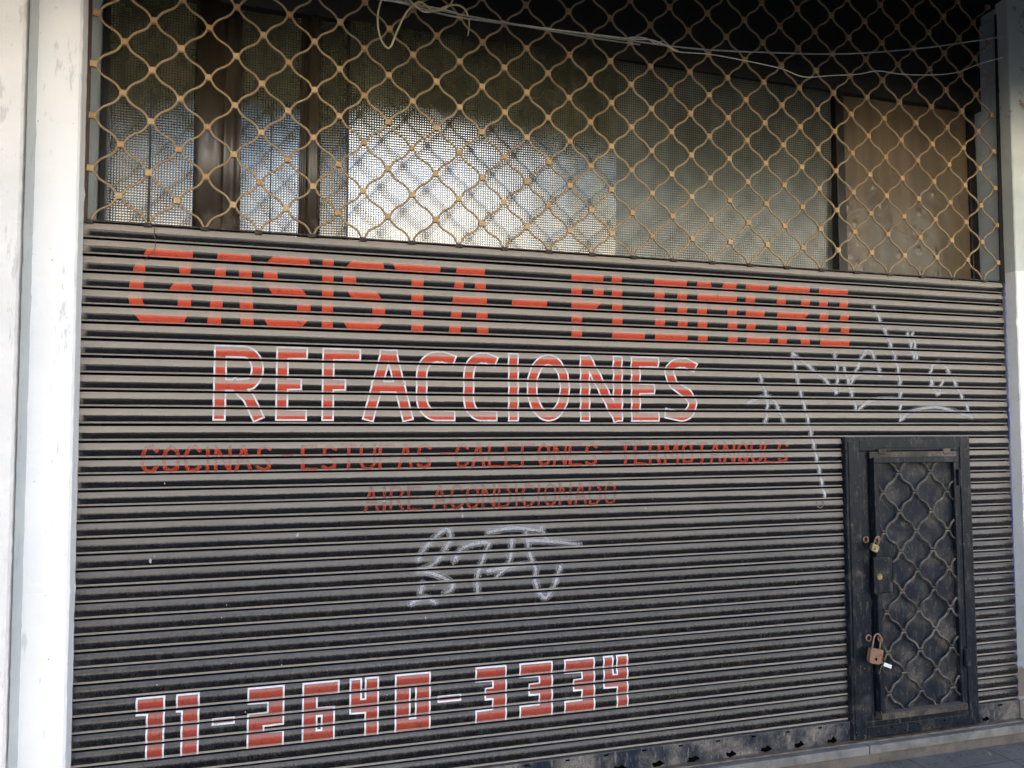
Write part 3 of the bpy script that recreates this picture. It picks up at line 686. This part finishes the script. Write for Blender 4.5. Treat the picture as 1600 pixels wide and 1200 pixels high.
L3 = [('1', 211, 257, 1130), ('1', 274, 311, 1130), ('-', 331, 367, 1118), ('2', 386, 444, 1120), ('6', 472, 530, 1110), ('4', 546, 592, 1100), ('0', 617, 673, 1095), ('-', 684, 721, 1080),
      ('3', 743, 792, 1085), ('3', 812, 864, 1080), ('3', 882, 930, 1075), ('4', 943, 982, 1065)]
for ch, a, b, y in L3:
    xa, xb = X(a, y), X(b, y)
    inn = dig(ch, xa, xb, 0.0); ou = dig(ch, xa, xb, 0.0055)
    o = paint('painted_digit' if ch != '-' else 'painted_dash', inn, 'red_number')
    paint('digit_outline', ou, 'white_outline', hole=inn, parent=o)

# --- thin hand lettering
GL = {
 'C': [[(1, .85), (.7, 1), (.3, .97), (.05, .65), (.05, .3), (.3, .02), (.7, 0), (1, .2)]],
 'O': [[(.5, 1), (.12, .85), (0, .5), (.12, .12), (.5, 0), (.88, .12), (1, .5), (.88, .85), (.5, 1)]],
 'I': [[(.5, 0), (.5, 1)]], 'N': [[(0, 0), (0, 1), (1, 0), (1, 1)]], 'A': [[(0, 0), (.45, 1), (.55, 1), (1, 0)], [(.2, .38), (.8, .38)]],
 'S': [[(.95, .85), (.6, 1), (.15, .9), (.1, .65), (.5, .5), (.9, .35), (.9, .1), (.5, 0), (.05, .12)]],
 'E': [[(1, 1), (0, 1), (0, 0), (1, 0)], [(0, .52), (.75, .52)]], 'T': [[(0, 1), (1, 1)], [(.5, 1), (.5, 0)]],
 'U': [[(0, 1), (0, .25), (.2, .02), (.6, 0), (1, .2), (1, 1)]], 'F': [[(1, 1), (0, 1), (0, 0)], [(0, .5), (.75, .5)]],
 'L': [[(0, 1), (0, 0), (1, 0)]], 'R': [[(0, 0), (0, 1), (.7, .98), (.95, .78), (.7, .52), (0, .5)], [(.45, .5), (1, 0)]],
 'M': [[(0, 0), (.05, 1), (.5, .35), (.95, 1), (1, 0)]], 'Q': [[(.5, 1), (.12, .85), (0, .5), (.12, .12), (.5, 0), (.88, .12), (1, .5), (.88, .85), (.5, 1)], [(.55, .3), (1.05, -.05)]],
 'D': [[(0, 0), (0, 1), (.6, .95), (1, .6), (1, .35), (.6, .02), (0, 0)]], '-': [[(0, .60), (1, .60)]]}
def thin(text, x0, x1, z0, z1, w, mat, seed, gaps):
    rr = random.Random(seed)
    adv = [{'I': .45, 'M': 1.25, ' ': .8, '-': 1.15}.get(c, 1.0) for c in text]; tot = sum(adv); x = x0; u = (x1 - x0) / tot
    for c, a in zip(text, adv):
        if c != ' ':
            wx = u * a * 0.70; ox = x + u * a * 0.15; polys = []
            if c == 'I': wx = 0.001; ox = x + u * a * .5
            for line in GL[c]:
                polys += stroke([(ox + p[0] * wx + rr.uniform(-.0012, .0012), z0 + p[1] * (z1 - z0) + rr.uniform(-.0015, .0015)) for p in line], w * rr.uniform(.9, 1.1), 0)
            paint('painted_letter' if c != '-' else 'painted_dash', polys, mat)
        x += u * a
for wd_, a, b in (('COCINAS', 216, 428), ('-', 438, 459), ('ESTUFAS', 468, 677), ('-', 686, 707), ('CALEFONES', 708, 936), ('-', 942, 957), ('TERMOTANQUES', 966, 1234)):
    thin(wd_, X(a, 720), X(b, 718), 1.3215, 1.402, 0.0115, 'red_small', 5 + a, None)
for wd_, a, b in (('AIRE', 566, 662), ('ACONDICIONADO', 674, 965)):
    thin(wd_, X(a, 780), X(b, 775), 1.172, 1.252, 0.0105, 'red_worn', 6 + a, None)

# --- spray tags
def tag_strokes(lines, w1=0.017, w2=0.034):
    p1 = []; p2 = []
    for ln in lines:
        pts = [tuple(at(x, y, -0.008).xz) for x, y in ln]
        if len(pts) > 2: pts = [(q.x, q.y) for q in spline([Vector((a, b)) for a, b in pts], 5)]
        p1 += stroke(pts, w1, 0); p2 += stroke(pts, w2, 0)
    return p1, p2
tA = [[(1238, 552), (1249, 605), (1259, 642), (1270, 687), (1279, 729), (1289, 776)], [(1238, 552), (1262, 571), (1292, 596), (1307, 614)], [(1304, 554), (1309, 582), (1307, 614)], [(1319, 575), (1326, 597), (1339, 642)],
      [(1330, 601), (1337, 582), (1356, 545), (1371, 571), (1377, 586)], [(1330, 592), (1352, 583), (1377, 586)], [(1339, 646), (1352, 631), (1375, 624), (1409, 624)],
      [(1366, 479), (1375, 500), (1388, 530), (1399, 560), (1407, 597), (1407, 657)], [(1407, 657), (1427, 642), (1469, 637), (1519, 652)], [(1418, 521), (1429, 560)], [(1426, 521), (1433, 560)],
      [(1456, 605), (1456, 575), (1469, 567), (1484, 582), (1519, 652)], [(1454, 590), (1465, 616), (1474, 594)], [(1187, 586), (1199, 627), (1195, 665)], [(1169, 629), (1190, 621), (1208, 624), (1225, 659)]]
tB = [[(654, 874), (665, 855), (695, 827), (704, 836), (702, 847), (680, 879), (654, 892)], [(661, 892), (687, 900), (706, 911), (704, 922), (695, 926)], [(661, 911), (657, 926)], [(642, 943), (665, 934), (680, 941)],
      [(710, 876), (725, 855), (762, 847), (759, 862), (746, 900), (747, 930)], [(762, 832), (800, 825), (845, 829)], [(777, 900), (796, 877), (800, 840)], [(822, 832), (828, 866), (837, 889), (837, 911), (851, 934), (866, 915), (875, 885)],
      [(826, 844), (875, 847), (905, 851)], [(845, 825), (856, 844)], [(762, 892), (822, 881)]]
for T_, nm, wa, wb, sm in ((tA, 'white angular spray tag on the right of the slats', 0.0105, 0.025, 'spray'), (tB, 'smeared white spray tag at the middle of the slats', 0.010, 0.028, 'spray_faint')):
    p1, p2 = tag_strokes(T_, wa, wb)
    o = paint('spray_tag', p1, sm, off=0.0016, step=0.0025, label=nm); paint('spray_mist', p2, 'spray_soft', off=0.0011, step=0.0025, parent=o)
# paint splashes, scratches and a torn sticker
mbs = []
rr = random.Random(11)
spots = [(465, 836, .006), (463, 830, .004), (235, 877, .006), (440, 1040, .003), (722, 795, .006), (723, 806, .005), (1009, 793, .004), (600, 783, .004)]
for k in range(26): spots.append((rr.uniform(140, 1300), rr.uniform(730, 1150), rr.uniform(.0012, .003)))
pol = []
for x_, y_, r_ in spots:
    q = at(x_, y_, -0.008); pol.append([(q.x + math.cos(a * math.pi / 4) * r_ * rr.uniform(.5, 1.1), q.z + math.sin(a * math.pi / 4) * r_ * rr.uniform(.7, 1.5)) for a in range(8)])
paint('paint_splash', pol, 'spray', off=0.002)
q = at(1281, 787, -.008); paint('torn_sticker', [[(q.x - .018, q.z + .016), (q.x + .013, q.z + .018), (q.x + .02, q.z - .004), (q.x + .004, q.z - .02), (q.x - .016, q.z - .014)]], 'dirt', hole=[[(q.x - .014, q.z + .012), (q.x + .009, q.z + .014), (q.x + .014, q.z - .004), (q.x + .002, q.z - .015), (q.x - .012, q.z - .010)]], off=0.0022)

# ------------------------------------------------------------------ upper grille
HX, HZ, Z0G = 0.0874, 0.0872, 2.137
KT = 15; UT = 43
def gx(u, k): return u * HX
def scurve(a, b, g=0.0105, A=0.050, n=11, y=0.0):
    """a,b node centres (x,z); leaves each node steeply"""
    sx = 1 if b[0] > a[0] else -1; sz = 1 if b[1] > a[1] else -1
    p = (a[0] + sx * g * .9, a[1] + sz * g * .9); q = (b[0] - sx * g * .9, b[1] - sz * g * .9); out = []
    ext = (a[0] + sx * g * .55, a[1]); out.append((ext[0], y, ext[1]))
    for k in range(n + 1):
        t = k / n; zt_ = t + A * math.sin(2 * math.pi * t) * 1.0
        xt = t - A * 0.9 * math.sin(2 * math.pi * t)
        out.append((p[0] + (q[0] - p[0]) * xt, y + 0.001 * math.sin(t * math.pi), p[1] + (q[1] - p[1]) * zt_))
    out.append((b[0] - sx * g * .55, y, b[1])); return out
rg = random.Random(5)
node = {}
for k in range(0, KT + 1):
    for u in range(-1, UT + 2):
        if (u + k) % 2 == 0: node[(u, k)] = (u * HX + rg.uniform(-.0016, .0016), Z0G + k * HZ + rg.uniform(-.0016, .0016) + (0.006 if k == 0 else 0))
mb = MB()
for (u, k), a in node.items():
    for du in (-1, 1):
        b = node.get((u + du, k + 1))
        if b is None: continue
        if (u < 0 or u > UT or u + du < 0 or u + du > UT):
            continue
        pts = scurve(a, b)
        if k == 0: pts = [(a[0], 0, a[1] - .002), (a[0] + du * .006, 0, a[1] - .001)] + pts[2:]
        mb.tube(pts, 0.0039, 8)
grille = mb.build('grille', 'ochre', shutter, smooth=True)
def clip_mesh():
    m = MB().box(-.0103, .0103, -.0078, .0045, -.0103, .0103, .0010)
    m.tube([(0, -.0068, 0), (0, -.0082, 0)], [.003, .002], 8)
    me = bpy.data.meshes.new('knot_clip'); me.from_pydata(m.v, [], m.f); me.update()
    bm = bmesh.new(); bm.from_mesh(me); bmesh.ops.recalc_face_normals(bm, faces=bm.faces); bm.to_mesh(me); bm.free()
    me.materials.append(M['clip']); return me, m
cme, cm = clip_mesh()
nodes = [(u, k, c) for (u, k), c in node.items() if k > 0 and 0 <= u <= UT]
def dist(n): return (Vector((n[2][0], 0, n[2][1])) - CAM).length + (50 if n[1] > 13 else 0)
nodes.sort(key=lambda n: dist(n) + (0 if n[1] < 12 else 20))
rest = MB()
for j, (u, k, c) in enumerate(nodes):
    ang = rg.uniform(-.12, .12)
    if j < 100:
        o = bpy.data.objects.new('knot_clip', cme); C.objects.link(o); o.parent = grille; o.location = (c[0], 0, c[1]); o.rotation_euler = (0, ang, 0)
    else:
        i = len(rest.v); ca, sa = math.cos(ang), math.sin(ang)
        rest.v += [(c[0] + x * ca + z * sa, y, c[1] - x * sa + z * ca) for x, y, z in cm.v]; rest.f += [[q + i for q in f] for f in cm.f]
o = rest.build('knot_clips', 'clip_many', grille); o['kind'] = 'stuff'
# brackets that hold the grille on the top slat
bme = None
for u in range(0, UT + 1, 2):
    c = node[(u, 0)]
    o = MB().box(c[0] - .013, c[0] + .013, -.0145, -.001, 2.1265, 2.1395, .0015).build('bracket', 'bracket', shutter)

# ------------------------------------------------------------------ wicket frame and door
YF = -0.030
def pframe(x0, x1, z0, z1, wl, wr, wt, wb_, y0, y1, bev):
    mb = MB()
    mb.box(x0, x0 + wl, y0, y1, z0 + wb_, z1 - wt, bev); mb.box(x1 - wr, x1, y0, y1, z0 + wb_, z1 - wt, bev)
    mb.box(x0, x1, y0 - .0004, y1 - .0004, z1 - wt + .0003, z1, bev); mb.box(x0, x1, y0 - .0004, y1 - .0004, z0, z0 + wb_ - .0003, bev); return mb
wf = pframe(DX0, DX1, DZ0, DZ1, 0.108, 0.088, 0.062, 0.072, -0.030, 0.0, 0.004)
wf.box(DX0 + .1, DX1 - .08, -.0135, -.0125, DZ0 + .06, DZ1 - .05); wfo = wf.build('wicket_frame', 'door_metal', shutter)
# raised inner flats of the frame (angle iron)
mb = MB(); mb.box(DX0 + 0.012, DX0 + 0.066, -.0345, -.0306, DZ0 + .02, DZ1 - .02, .0015); mb.box(DX1 - 0.060, DX1 - 0.012, -.0345, -.0306, DZ0 + .02, DZ1 - .02, .0015)
mb.box(DX0 + 0.067, DX1 - 0.061, -.0350, -.0310, DZ1 - .048, DZ1 - .016, .0015); mb.box(DX0 + 0.067, DX1 - 0.061, -.0350, -.0310, DZ0 + .012, DZ0 + .050, .0015)
mb.build('angle_iron', 'door_metal', wfo)
mb = MB()
for k in range(7): mb.disc(DX0 + .12 + k * .068, -.0352, DZ0 + .018 + (k % 2) * .020, .0035, .0004, 8)
mb.build('screw_hole', 'hole', wfo)
# dusty ledge above the door
MB().box(DX0 + .108, DX1 - .089, -.045, -.0355, DZ1 - .092, DZ1 - .064, .003).build('ledge', 'ledge_metal', wfo)
# door leaf
LX0, LX1, LZ0, LZ1 = 2.994, 3.437, 0.258, 1.338
leaf = MB()
leaf.box(LX0, LX0 + .024, -.052, -.024, LZ0 + .025, LZ1 - .025, .002); leaf.box(LX1 - .012, LX1, -.040, -.024, LZ0 + .025, LZ1 - .025, .002)
leaf.box(LX0, LX1, -.0524, -.024, LZ1 - .0248, LZ1, .002)
door = leaf.build('wicket_door', 'door_metal', shutter)
MB().box(LX0 - .001, LX1 + .002, -.056, -.020, LZ0, LZ0 + .0246, .002).build('bottom_ledge', 'ledge_metal', door)
# sheet panel with gentle dents
bm = bmesh.new(); nx, nz = 30, 70; gv = {}
for i in range(nx + 1):
    for j in range(nz + 1):
        x = LX0 + .02 + (LX1 - LX0 - .028) * i / nx; z = LZ0 + .02 + (LZ1 - LZ0 - .04) * j / nz
        y = -0.019 + 0.003 * math.sin(x * 21) * math.sin(z * 17 + 1) + 0.0015 * math.sin(x * 47 + z * 30)
        gv[i, j] = bm.verts.new((x, y, z))
for i in range(nx):
    for j in range(nz): bm.faces.new((gv[i, j], gv[i + 1, j], gv[i + 1, j + 1], gv[i, j + 1]))
mb = MB(); mb.addbm(bm); i = len(mb.v)
mb.box(LX0 + .02, LX1 - .008, -.004, 0.0, LZ0 + .02, LZ1 - .02)
mb.build('sheet_panel', 'door_panel', door, smooth=True)
# wavy bars
GX, GZh = 0.0835, 0.0835
gb = MB(); yb = -0.030
nd = {}
for k in range(-1, 15):
    for u in range(-2, 7):
        if (u + k) % 2 == 0: nd[u, k] = (3.139 + u * GX, 1.270 - k * GZh)
lo_x, hi_x = LX0 + .021, LX1 - .006; lo_z, hi_z = LZ0 + .026, LZ1 - .026
def clipseg(pts):
    return [p for p in pts if lo_x <= p[0] <= hi_x and lo_z <= p[2] <= hi_z]
for (u, k), a in nd.items():
    for du in (-1, 1):
        b = nd.get((u + du, k + 1))
        if b is None: continue
        sx = du
        p0 = (a[0] + sx * .0095, a[1] - .0065); p1 = (b[0] - sx * .0095, b[1] + .0065); pts = [(a[0], yb, a[1] - .0058)]
        for j in range(41):
            t = j / 40; pts.append((p0[0] + (p1[0] - p0[0]) * (t - .062 * math.sin(2 * math.pi * t)), yb, p0[1] + (p1[1] - p0[1]) * (t + .062 * math.sin(2 * math.pi * t))))
        pts.append((b[0], yb, b[1] + .0058))
        pts = clipseg(pts)
        if len(pts) > 1: gb.tube(pts, .0045, 8)
gb.build('wavy_bar_grille', 'door_bar', door, smooth=True)
# lock plate with cylinder
lp = MB().box(2.972, 3.068, -.060, -.0535, .772, .922, .006).build('lock_plate', 'door_metal', door)
q = at(1374, 901, -.06)
MB().disc(q.x, -.0596, q.z, .013, .004, 20).disc(q.x, -.0625, q.z, .0095, .003, 20).build('lock_cylinder', 'brass', door)
# hinges on the right
for zc, h in ((1.245, .07), (0.47, .075)):
    MB().tube([(LX1 + .012, -.044, zc - h / 2), (LX1 + .012, -.044, zc + h / 2)], .0085, 12).box(LX1 + .016, LX1 + .045, -.040, -.0352, zc - h / 2, zc + h / 2, .001).build('hinge', 'door_metal', door)
for xx in (3.045, 3.385): MB().box(xx - .022, xx + .016, -.050, -.0355, DZ1 - .075, DZ1 - .052, .003).build('hinge_tab', 'ledge_metal', door)
# padlock eyes
def eye(x, z, parent, r=.011):
    pts = [(x, -.054 - r + r * math.cos(a), z + r * math.sin(a)) for a in [k * math.pi / 6 for k in range(12)]]
    MB().tube(pts, .003, 7, closed=True).build('padlock_eye', 'rust', parent)
for zc in (.995, .590):
    eye(2.988, zc, door); 
    pts = [(2.955 + .012 * math.cos(a), -.038, zc + .012 * math.sin(a)) for a in [k * math.pi / 6 for k in range(12)]]
    MB().tube(pts, .003, 7, closed=True).build('padlock_eye', 'rust', wfo)

# ------------------------------------------------------------------ padlocks
def padlock(name, label, loc, w_, h_, d_, ang, mat, shmat, rs, key=False):
    r0 = root(name, label, 'padlock', loc, 'padlocks on the wicket door'); r0.rotation_euler = (0, ang, 0)
    bm = bmesh.new(); bmesh.ops.create_cube(bm, size=1)
    for v in bm.verts: v.co = Vector((v.co.x * w_, v.co.y * d_, v.co.z * h_))
    ed = [e for e in bm.edges if abs(e.verts[0].co.y - e.verts[1].co.y) > d_ * .5]
    low = [e for e in ed if e.verts[0].co.z < 0]; hi = [e for e in ed if e.verts[0].co.z > 0]
    bmesh.ops.bevel(bm, geom=low, offset=w_ * .24, segments=4, profile=.5, affect='EDGES')
    hi = [e for e in bm.edges if abs(e.verts[0].co.y - e.verts[1].co.y) > d_ * .5 and min(e.verts[0].co.z, e.verts[1].co.z) > h_ * .45]
    bmesh.ops.bevel(bm, geom=hi, offset=w_ * .10, segments=3, profile=.5, affect='EDGES')
    mb = MB(); mb.addbm(bm); mb.build('body', mat, r0)
    pts = [(-w_ * .30, 0, h_ * .45), (-w_ * .30, 0, h_ * .5 + rs * .9)] + [(-w_ * .30 * math.cos(a), 0, h_ * .5 + rs * .9 + rs * .6 * math.sin(a)) for a in [k * math.pi / 8 for k in range(1, 8)]] + [(w_ * .30, 0, h_ * .5 + rs * .9), (w_ * .30, 0, h_ * .45)]
    MB().tube(pts, .0032, 8).build('shackle', shmat, r0, smooth=True)
    mb = MB(); mb.disc(0, -d_ / 2 + .0002, -h_ * .18, w_ * .10, .0008, 10); mb.build('keyhole', 'hole', r0)
    if key == 'lines':
        mb = MB(); mb.box(w_ * .08, w_ * .20, -d_ / 2 - .001, -d_ / 2 + .001, -h_ * .35, h_ * .28); mb.box(w_ * .28, w_ * .40, -d_ / 2 - .001, -d_ / 2 + .001, -h_ * .35, h_ * .28); mb.build('engraved_bar', 'steel', r0)
    return r0
q = at(1366, 856, -.066); padlock('padlock', 'small tilted brass padlock on the wicket door above the lock plate', tuple(q), .034, .030, .014, R(28), 'brass', 'rust', .024, 'lines')
q = at(1367, 1025, -.068); pk = padlock('padlock', 'large rusty rounded padlock on the wicket door below the lock plate', tuple(q), .060, .060, .018, R(12), 'rust_pad', 'rust', .040)
kt = root('key_tag', 'white plastic key tag hanging from the large rusty padlock', 'key tag', tuple(at(1387, 1040, -.074)))
kt.rotation_euler = (0, R(22), 0)
MB().box(-.020, .020, -.0015, .0015, -.0075, .0075, .0014).build('tag_plate', 'tag', kt)
MB().tube([(-.020, 0, 0), (-.028, .003, .006), (-.036, .006, .010)], .0012, 6).tube([(-.022, 0, -.004), (-.030, 0, -.02), (-.028, 0, -.045)], .0014, 6).build('key_ring', 'brass', kt)

# ------------------------------------------------------------------ guide rails
gl = MB().prism([(-0.0258, -0.006), (-0.006, -0.006), (-0.006, 0.0035), (-0.0258, 0.0035)], (2.137, 0.0), (3.47, -0.012)).build('guide_rail', 'guide', label='rusty brown shutter guide between the white pillar and the grille', cat='guide rail', group='shutter guide rails')
gr = MB().prism([(3.773, 0.0), (3.7985, 0.0), (3.7985, 0.0075), (3.773, 0.0075)], (2.10, 0.002), (3.42, 0.036)).build('guide_rail', 'guide_black', label='black shutter guide between the grille and the two-tone pillar', cat='guide rail', group='shutter guide rails')

# ================================================================== WINDOW
YG = 0.12
win = root('shop_window', 'wide obscured glass shop window with brown uprights behind the ochre grille', 'window', (1.5, YG, 2.1))
def wchild(o): child2(o, win); return o
def child2(o, p): o.parent = p; o.matrix_parent_inverse = Matrix.Translation(-p.location)
def pane(x0, x1, z0, z1, y, mat, ry=0.0, rx=0.0, name='glass_pane'):
    xc = (x0 + x1) / 2; zc = (z0 + z1) / 2
    o = MB().box(x0 - xc, x1 - xc, -.003, .003, z0 - zc, z1 - zc).build(name, mat)
    o.parent = win; o.location = (xc - win.location.x, y - win.location.y, zc - win.location.z); o.rotation_euler = (rx, 0, ry); return o
ZW0, ZW1 = 2.02, 2.99
pane(0.012, 0.295, ZW0, ZW1, .150, 'glass', R(0.6), R(1.8))
pane(0.44, 0.655, ZW0, ZW1, .150, 'glass', R(-0.6), R(1.8))
pane(0.715, 0.822, ZW0, ZW1, .150, 'glass', R(-7.0), R(2.2))
pane(0.828, 1.905, ZW0, ZW1, .120, 'glass', R(-0.4), R(2.6))
pane(1.9, 2.98, ZW0, ZW1, .132, 'glass_pale', R(0.4), R(1.2))
mb = MB()
mb.box(-.008, .012, .125, .165, ZW0, ZW1, .002); mb.box(.822, .8275, .105, .16, ZW0, ZW1); mb.box(.142, .149, .142, .158, ZW0, ZW1); mb.box(.548, .553, .142, .158, ZW0, ZW1)
mb.box(2.972, 3.018, .095, .155, ZW0, 3.0, .003); mb.box(3.757, 3.7995, .125, .165, ZW0, ZW1, .002)
mb.box(-.02, 3.80, .10, .17, 2.00, 2.04)
o = mb.build('window_frame', 'frame_dark'); child2(o, win)
def column(x0, x1, y, bulge, nm='brown_upright'):
    n = 14; w_ = x1 - x0; ring = []
    for k in range(n + 1):
        t = k / n; ring.append((x0 + w_ * t, y - bulge * (math.sin(math.pi * t) ** .8) - .004 * math.sin(t * 9)))
    ring += [(x1, y + .01), (x0, y + .01)]
    o = MB().prism(ring, (2.01, 0), (3.0, 0)).build(nm, 'brown', smooth=False); child2(o, win)
    for p in o.data.polygons: p.use_smooth = len(p.vertices) == 4
column(.290, .388, .128, .022); column(.384, .446, .135, -.006); column(.650, .676, .13, .004); column(.674, .722, .13, .016)
# film-wrapped board
bm = bmesh.new(); nx, nz = 110, 130; gv = {}; rb = random.Random(9)
bumps = [(rb.uniform(3.03, 3.75), rb.uniform(2.05, 2.6), rb.uniform(.009, .015), rb.uniform(.003, .0055)) for _ in range(28)]
for i in range(nx + 1):
    for j in range(nz + 1):
        x = 3.018 +   .74 * i / nx; z = 2.03 + .96 * j / nz
        y = .135 + .003 * math.sin(x * 17 + math.sin(z * 3)) + .0012 * math.sin(x * 41 + z * 2)
        for bx, bz, br, bh in bumps:
            d2 = ((x - bx) ** 2 + ((z - bz) * .7) ** 2) / br ** 2
            if d2 < 4: y -= bh * math.exp(-d2 * 1.6)
        gv[i, j] = bm.verts.new((x, y, z))
for i in range(nx):
    for j in range(nz): bm.faces.new((gv[i, j], gv[i + 1, j], gv[i + 1, j + 1], gv[i, j + 1]))
mb = MB(); mb.addbm(bm); mb.box(3.019, 3.757, .15, .16, 2.03, 2.99)
o = mb.build('wrapped_board', 'board', smooth=True); tagp(o, 'brown board wrapped in wrinkled clear film at the right end of the window', 'board')

# ================================================================== CABLES
def cable(name, pts, r, mat, label, Y=-0.10, dy=None, grp='loose cables across the grille'):
    P = [at(p[0], p[1], (p[2] if len(p) > 2 else Y)) for p in pts]
    return MB().tube(spline(P, 8), r, 8).build(name, mat, smooth=True, label=label, cat='cable', group=grp)
cable('cable', [(560, -12), (640, 8), (700, 24), (760, 33), (860, 46), (960, 60), (1085, 76), (1200, 82), (1320, 84), (1450, 74), (1566, 57, -.07)], .0032, 'cable_g', 'grey cable running unbroken from top left to the right pillar')
cable('cable', [(580, -3), (640, 6), (690, 14), (740, 27), (850, 44), (980, 60), (1020, 63), (1060, 80)], .0024, 'cable_w', 'white cable with its cut end hanging at the middle of the grille', -.108)
cable('cable', [(975, 61), (990, 58), (1010, 60), (1025, 68), (1037, 64), (1048, 74), (1060, 81), (1110, 85), (1165, 95), (1220, 107), (1256, 120), (1300, 118), (1340, 116), (1372, 111), (1410, 116), (1455, 117), (1495, 113), (1530, 100), (1566, 90, -.07)], .0020, 'cable_w', 'thin white wire sagging below the grey cable on the right', -.104)
cable('cable', [(600, -10), (594, 5), (590, 30), (594, 58), (604, 74), (611, 72), (618, 55), (628, 32), (637, 17), (646, 8), (655, 3), (665, 8), (676, 16), (692, 15), (705, 5), (708, -8)], .0034, 'cable_c', 'cream cable hanging in a long loop at the top of the grille', -.118)
cable('cable', [(632, -8), (648, 8), (662, 18), (680, 17), (700, 9), (715, 8), (726, 14), (731, 24)], .0034, 'cable_c', 'cream cable twisted around the bundle of wires', -.124)
cable('cable', [(733, 30), (733, 42), (731, 56)], .0022, 'cable_c', 'short frayed cream cable end below the bundle', -.112)
cable('cable', [(570, -14), (660, 10), (760, 30), (900, 55), (1000, 70)], .0026, 'cable_g', 'second grey cable bound beneath the long one', -.112)
cable('wire', [(243, 348, -.004), (241, 362, -.014), (243, 380, -.018), (240, 392, -.016), (232, 400, -.014), (226, 407, -.013)], .0011, 'wire', 'thin rusty wire dangling over the first red letter', grp='bits of loose wire')
cable('wire', [(868, 145, -.010), (858, 141, -.014), (850, 142, -.012), (846, 150, -.012), (838, 154, -.012), (830, 152, -.012), (827, 146, -.012), (801 + 5, 142, -.012)][:7], .0011, 'wire', 'small curl of rusty wire twisted on a grille knot', grp='bits of loose wire')
# little things on the pavement
mb = MB(); rq = random.Random(21)
for k in range(260):
    x = rq.uniform(1.2, 4.3); y = -0.062 - abs(rq.gauss(0, .03)) if k < 190 else rq.uniform(-.35, -.07); r_ = rq.uniform(.0012, .0042); bmx = bmesh.new()
    bmesh.ops.create_icosphere(bmx, subdivisions=1, radius=r_)
    for v in bmx.verts: v.co = Vector((x + v.co.x * rq.uniform(.7, 1.4), y + v.co.y, PZ + r_ * .4 + v.co.z * .6))
    mb.addbm(bmx)
mb.build('grit', 'mortar', kind='stuff', label='grey grit swept against the foot of the stone step', cat='grit')
for k, (px, py, a, lab) in enumerate([(1474, 1174, .3, 'dry leaf on the paving nearest the threshold corner'), (1546, 1178, 1.0, 'dry leaf on the paving at the right near the pillar')]):
    q = CAM + (lambda d: d * ((PZ + .004 - CAM.z) / d.z))(ROT @ Vector(((px - 800) / FPX, 1, -(py - 600) / FPX)))
    mb = MB(); n = 5
    for j in range(n + 1):
        t = j / n; w_ = .006 * math.sin(math.pi * min(.97, max(.03, t))) + .0005; xx = (t - .5) * .035
        mb.v += [(xx, -w_, .003 * math.sin(t * 3)), (xx, 0, .0), (xx, w_, .004 * math.sin(t * 3)), (xx, 0, -.0006)]
    for j in range(n):
        for c_ in range(4): A = j * 4; mb.f.append([A + c_, A + (c_ + 1) % 4, A + 4 + (c_ + 1) % 4, A + 4 + c_])
    o = mb.build('dry_leaf', 'leaf', label=lab, cat='leaf', group='dry leaves on the paving'); o.location = q; o.rotation_euler = (0, 0, a)
print('objects', len(bpy.data.objects), 'polys', sum(len(o.data.polygons) for o in bpy.data.objects if o.type == 'MESH'))
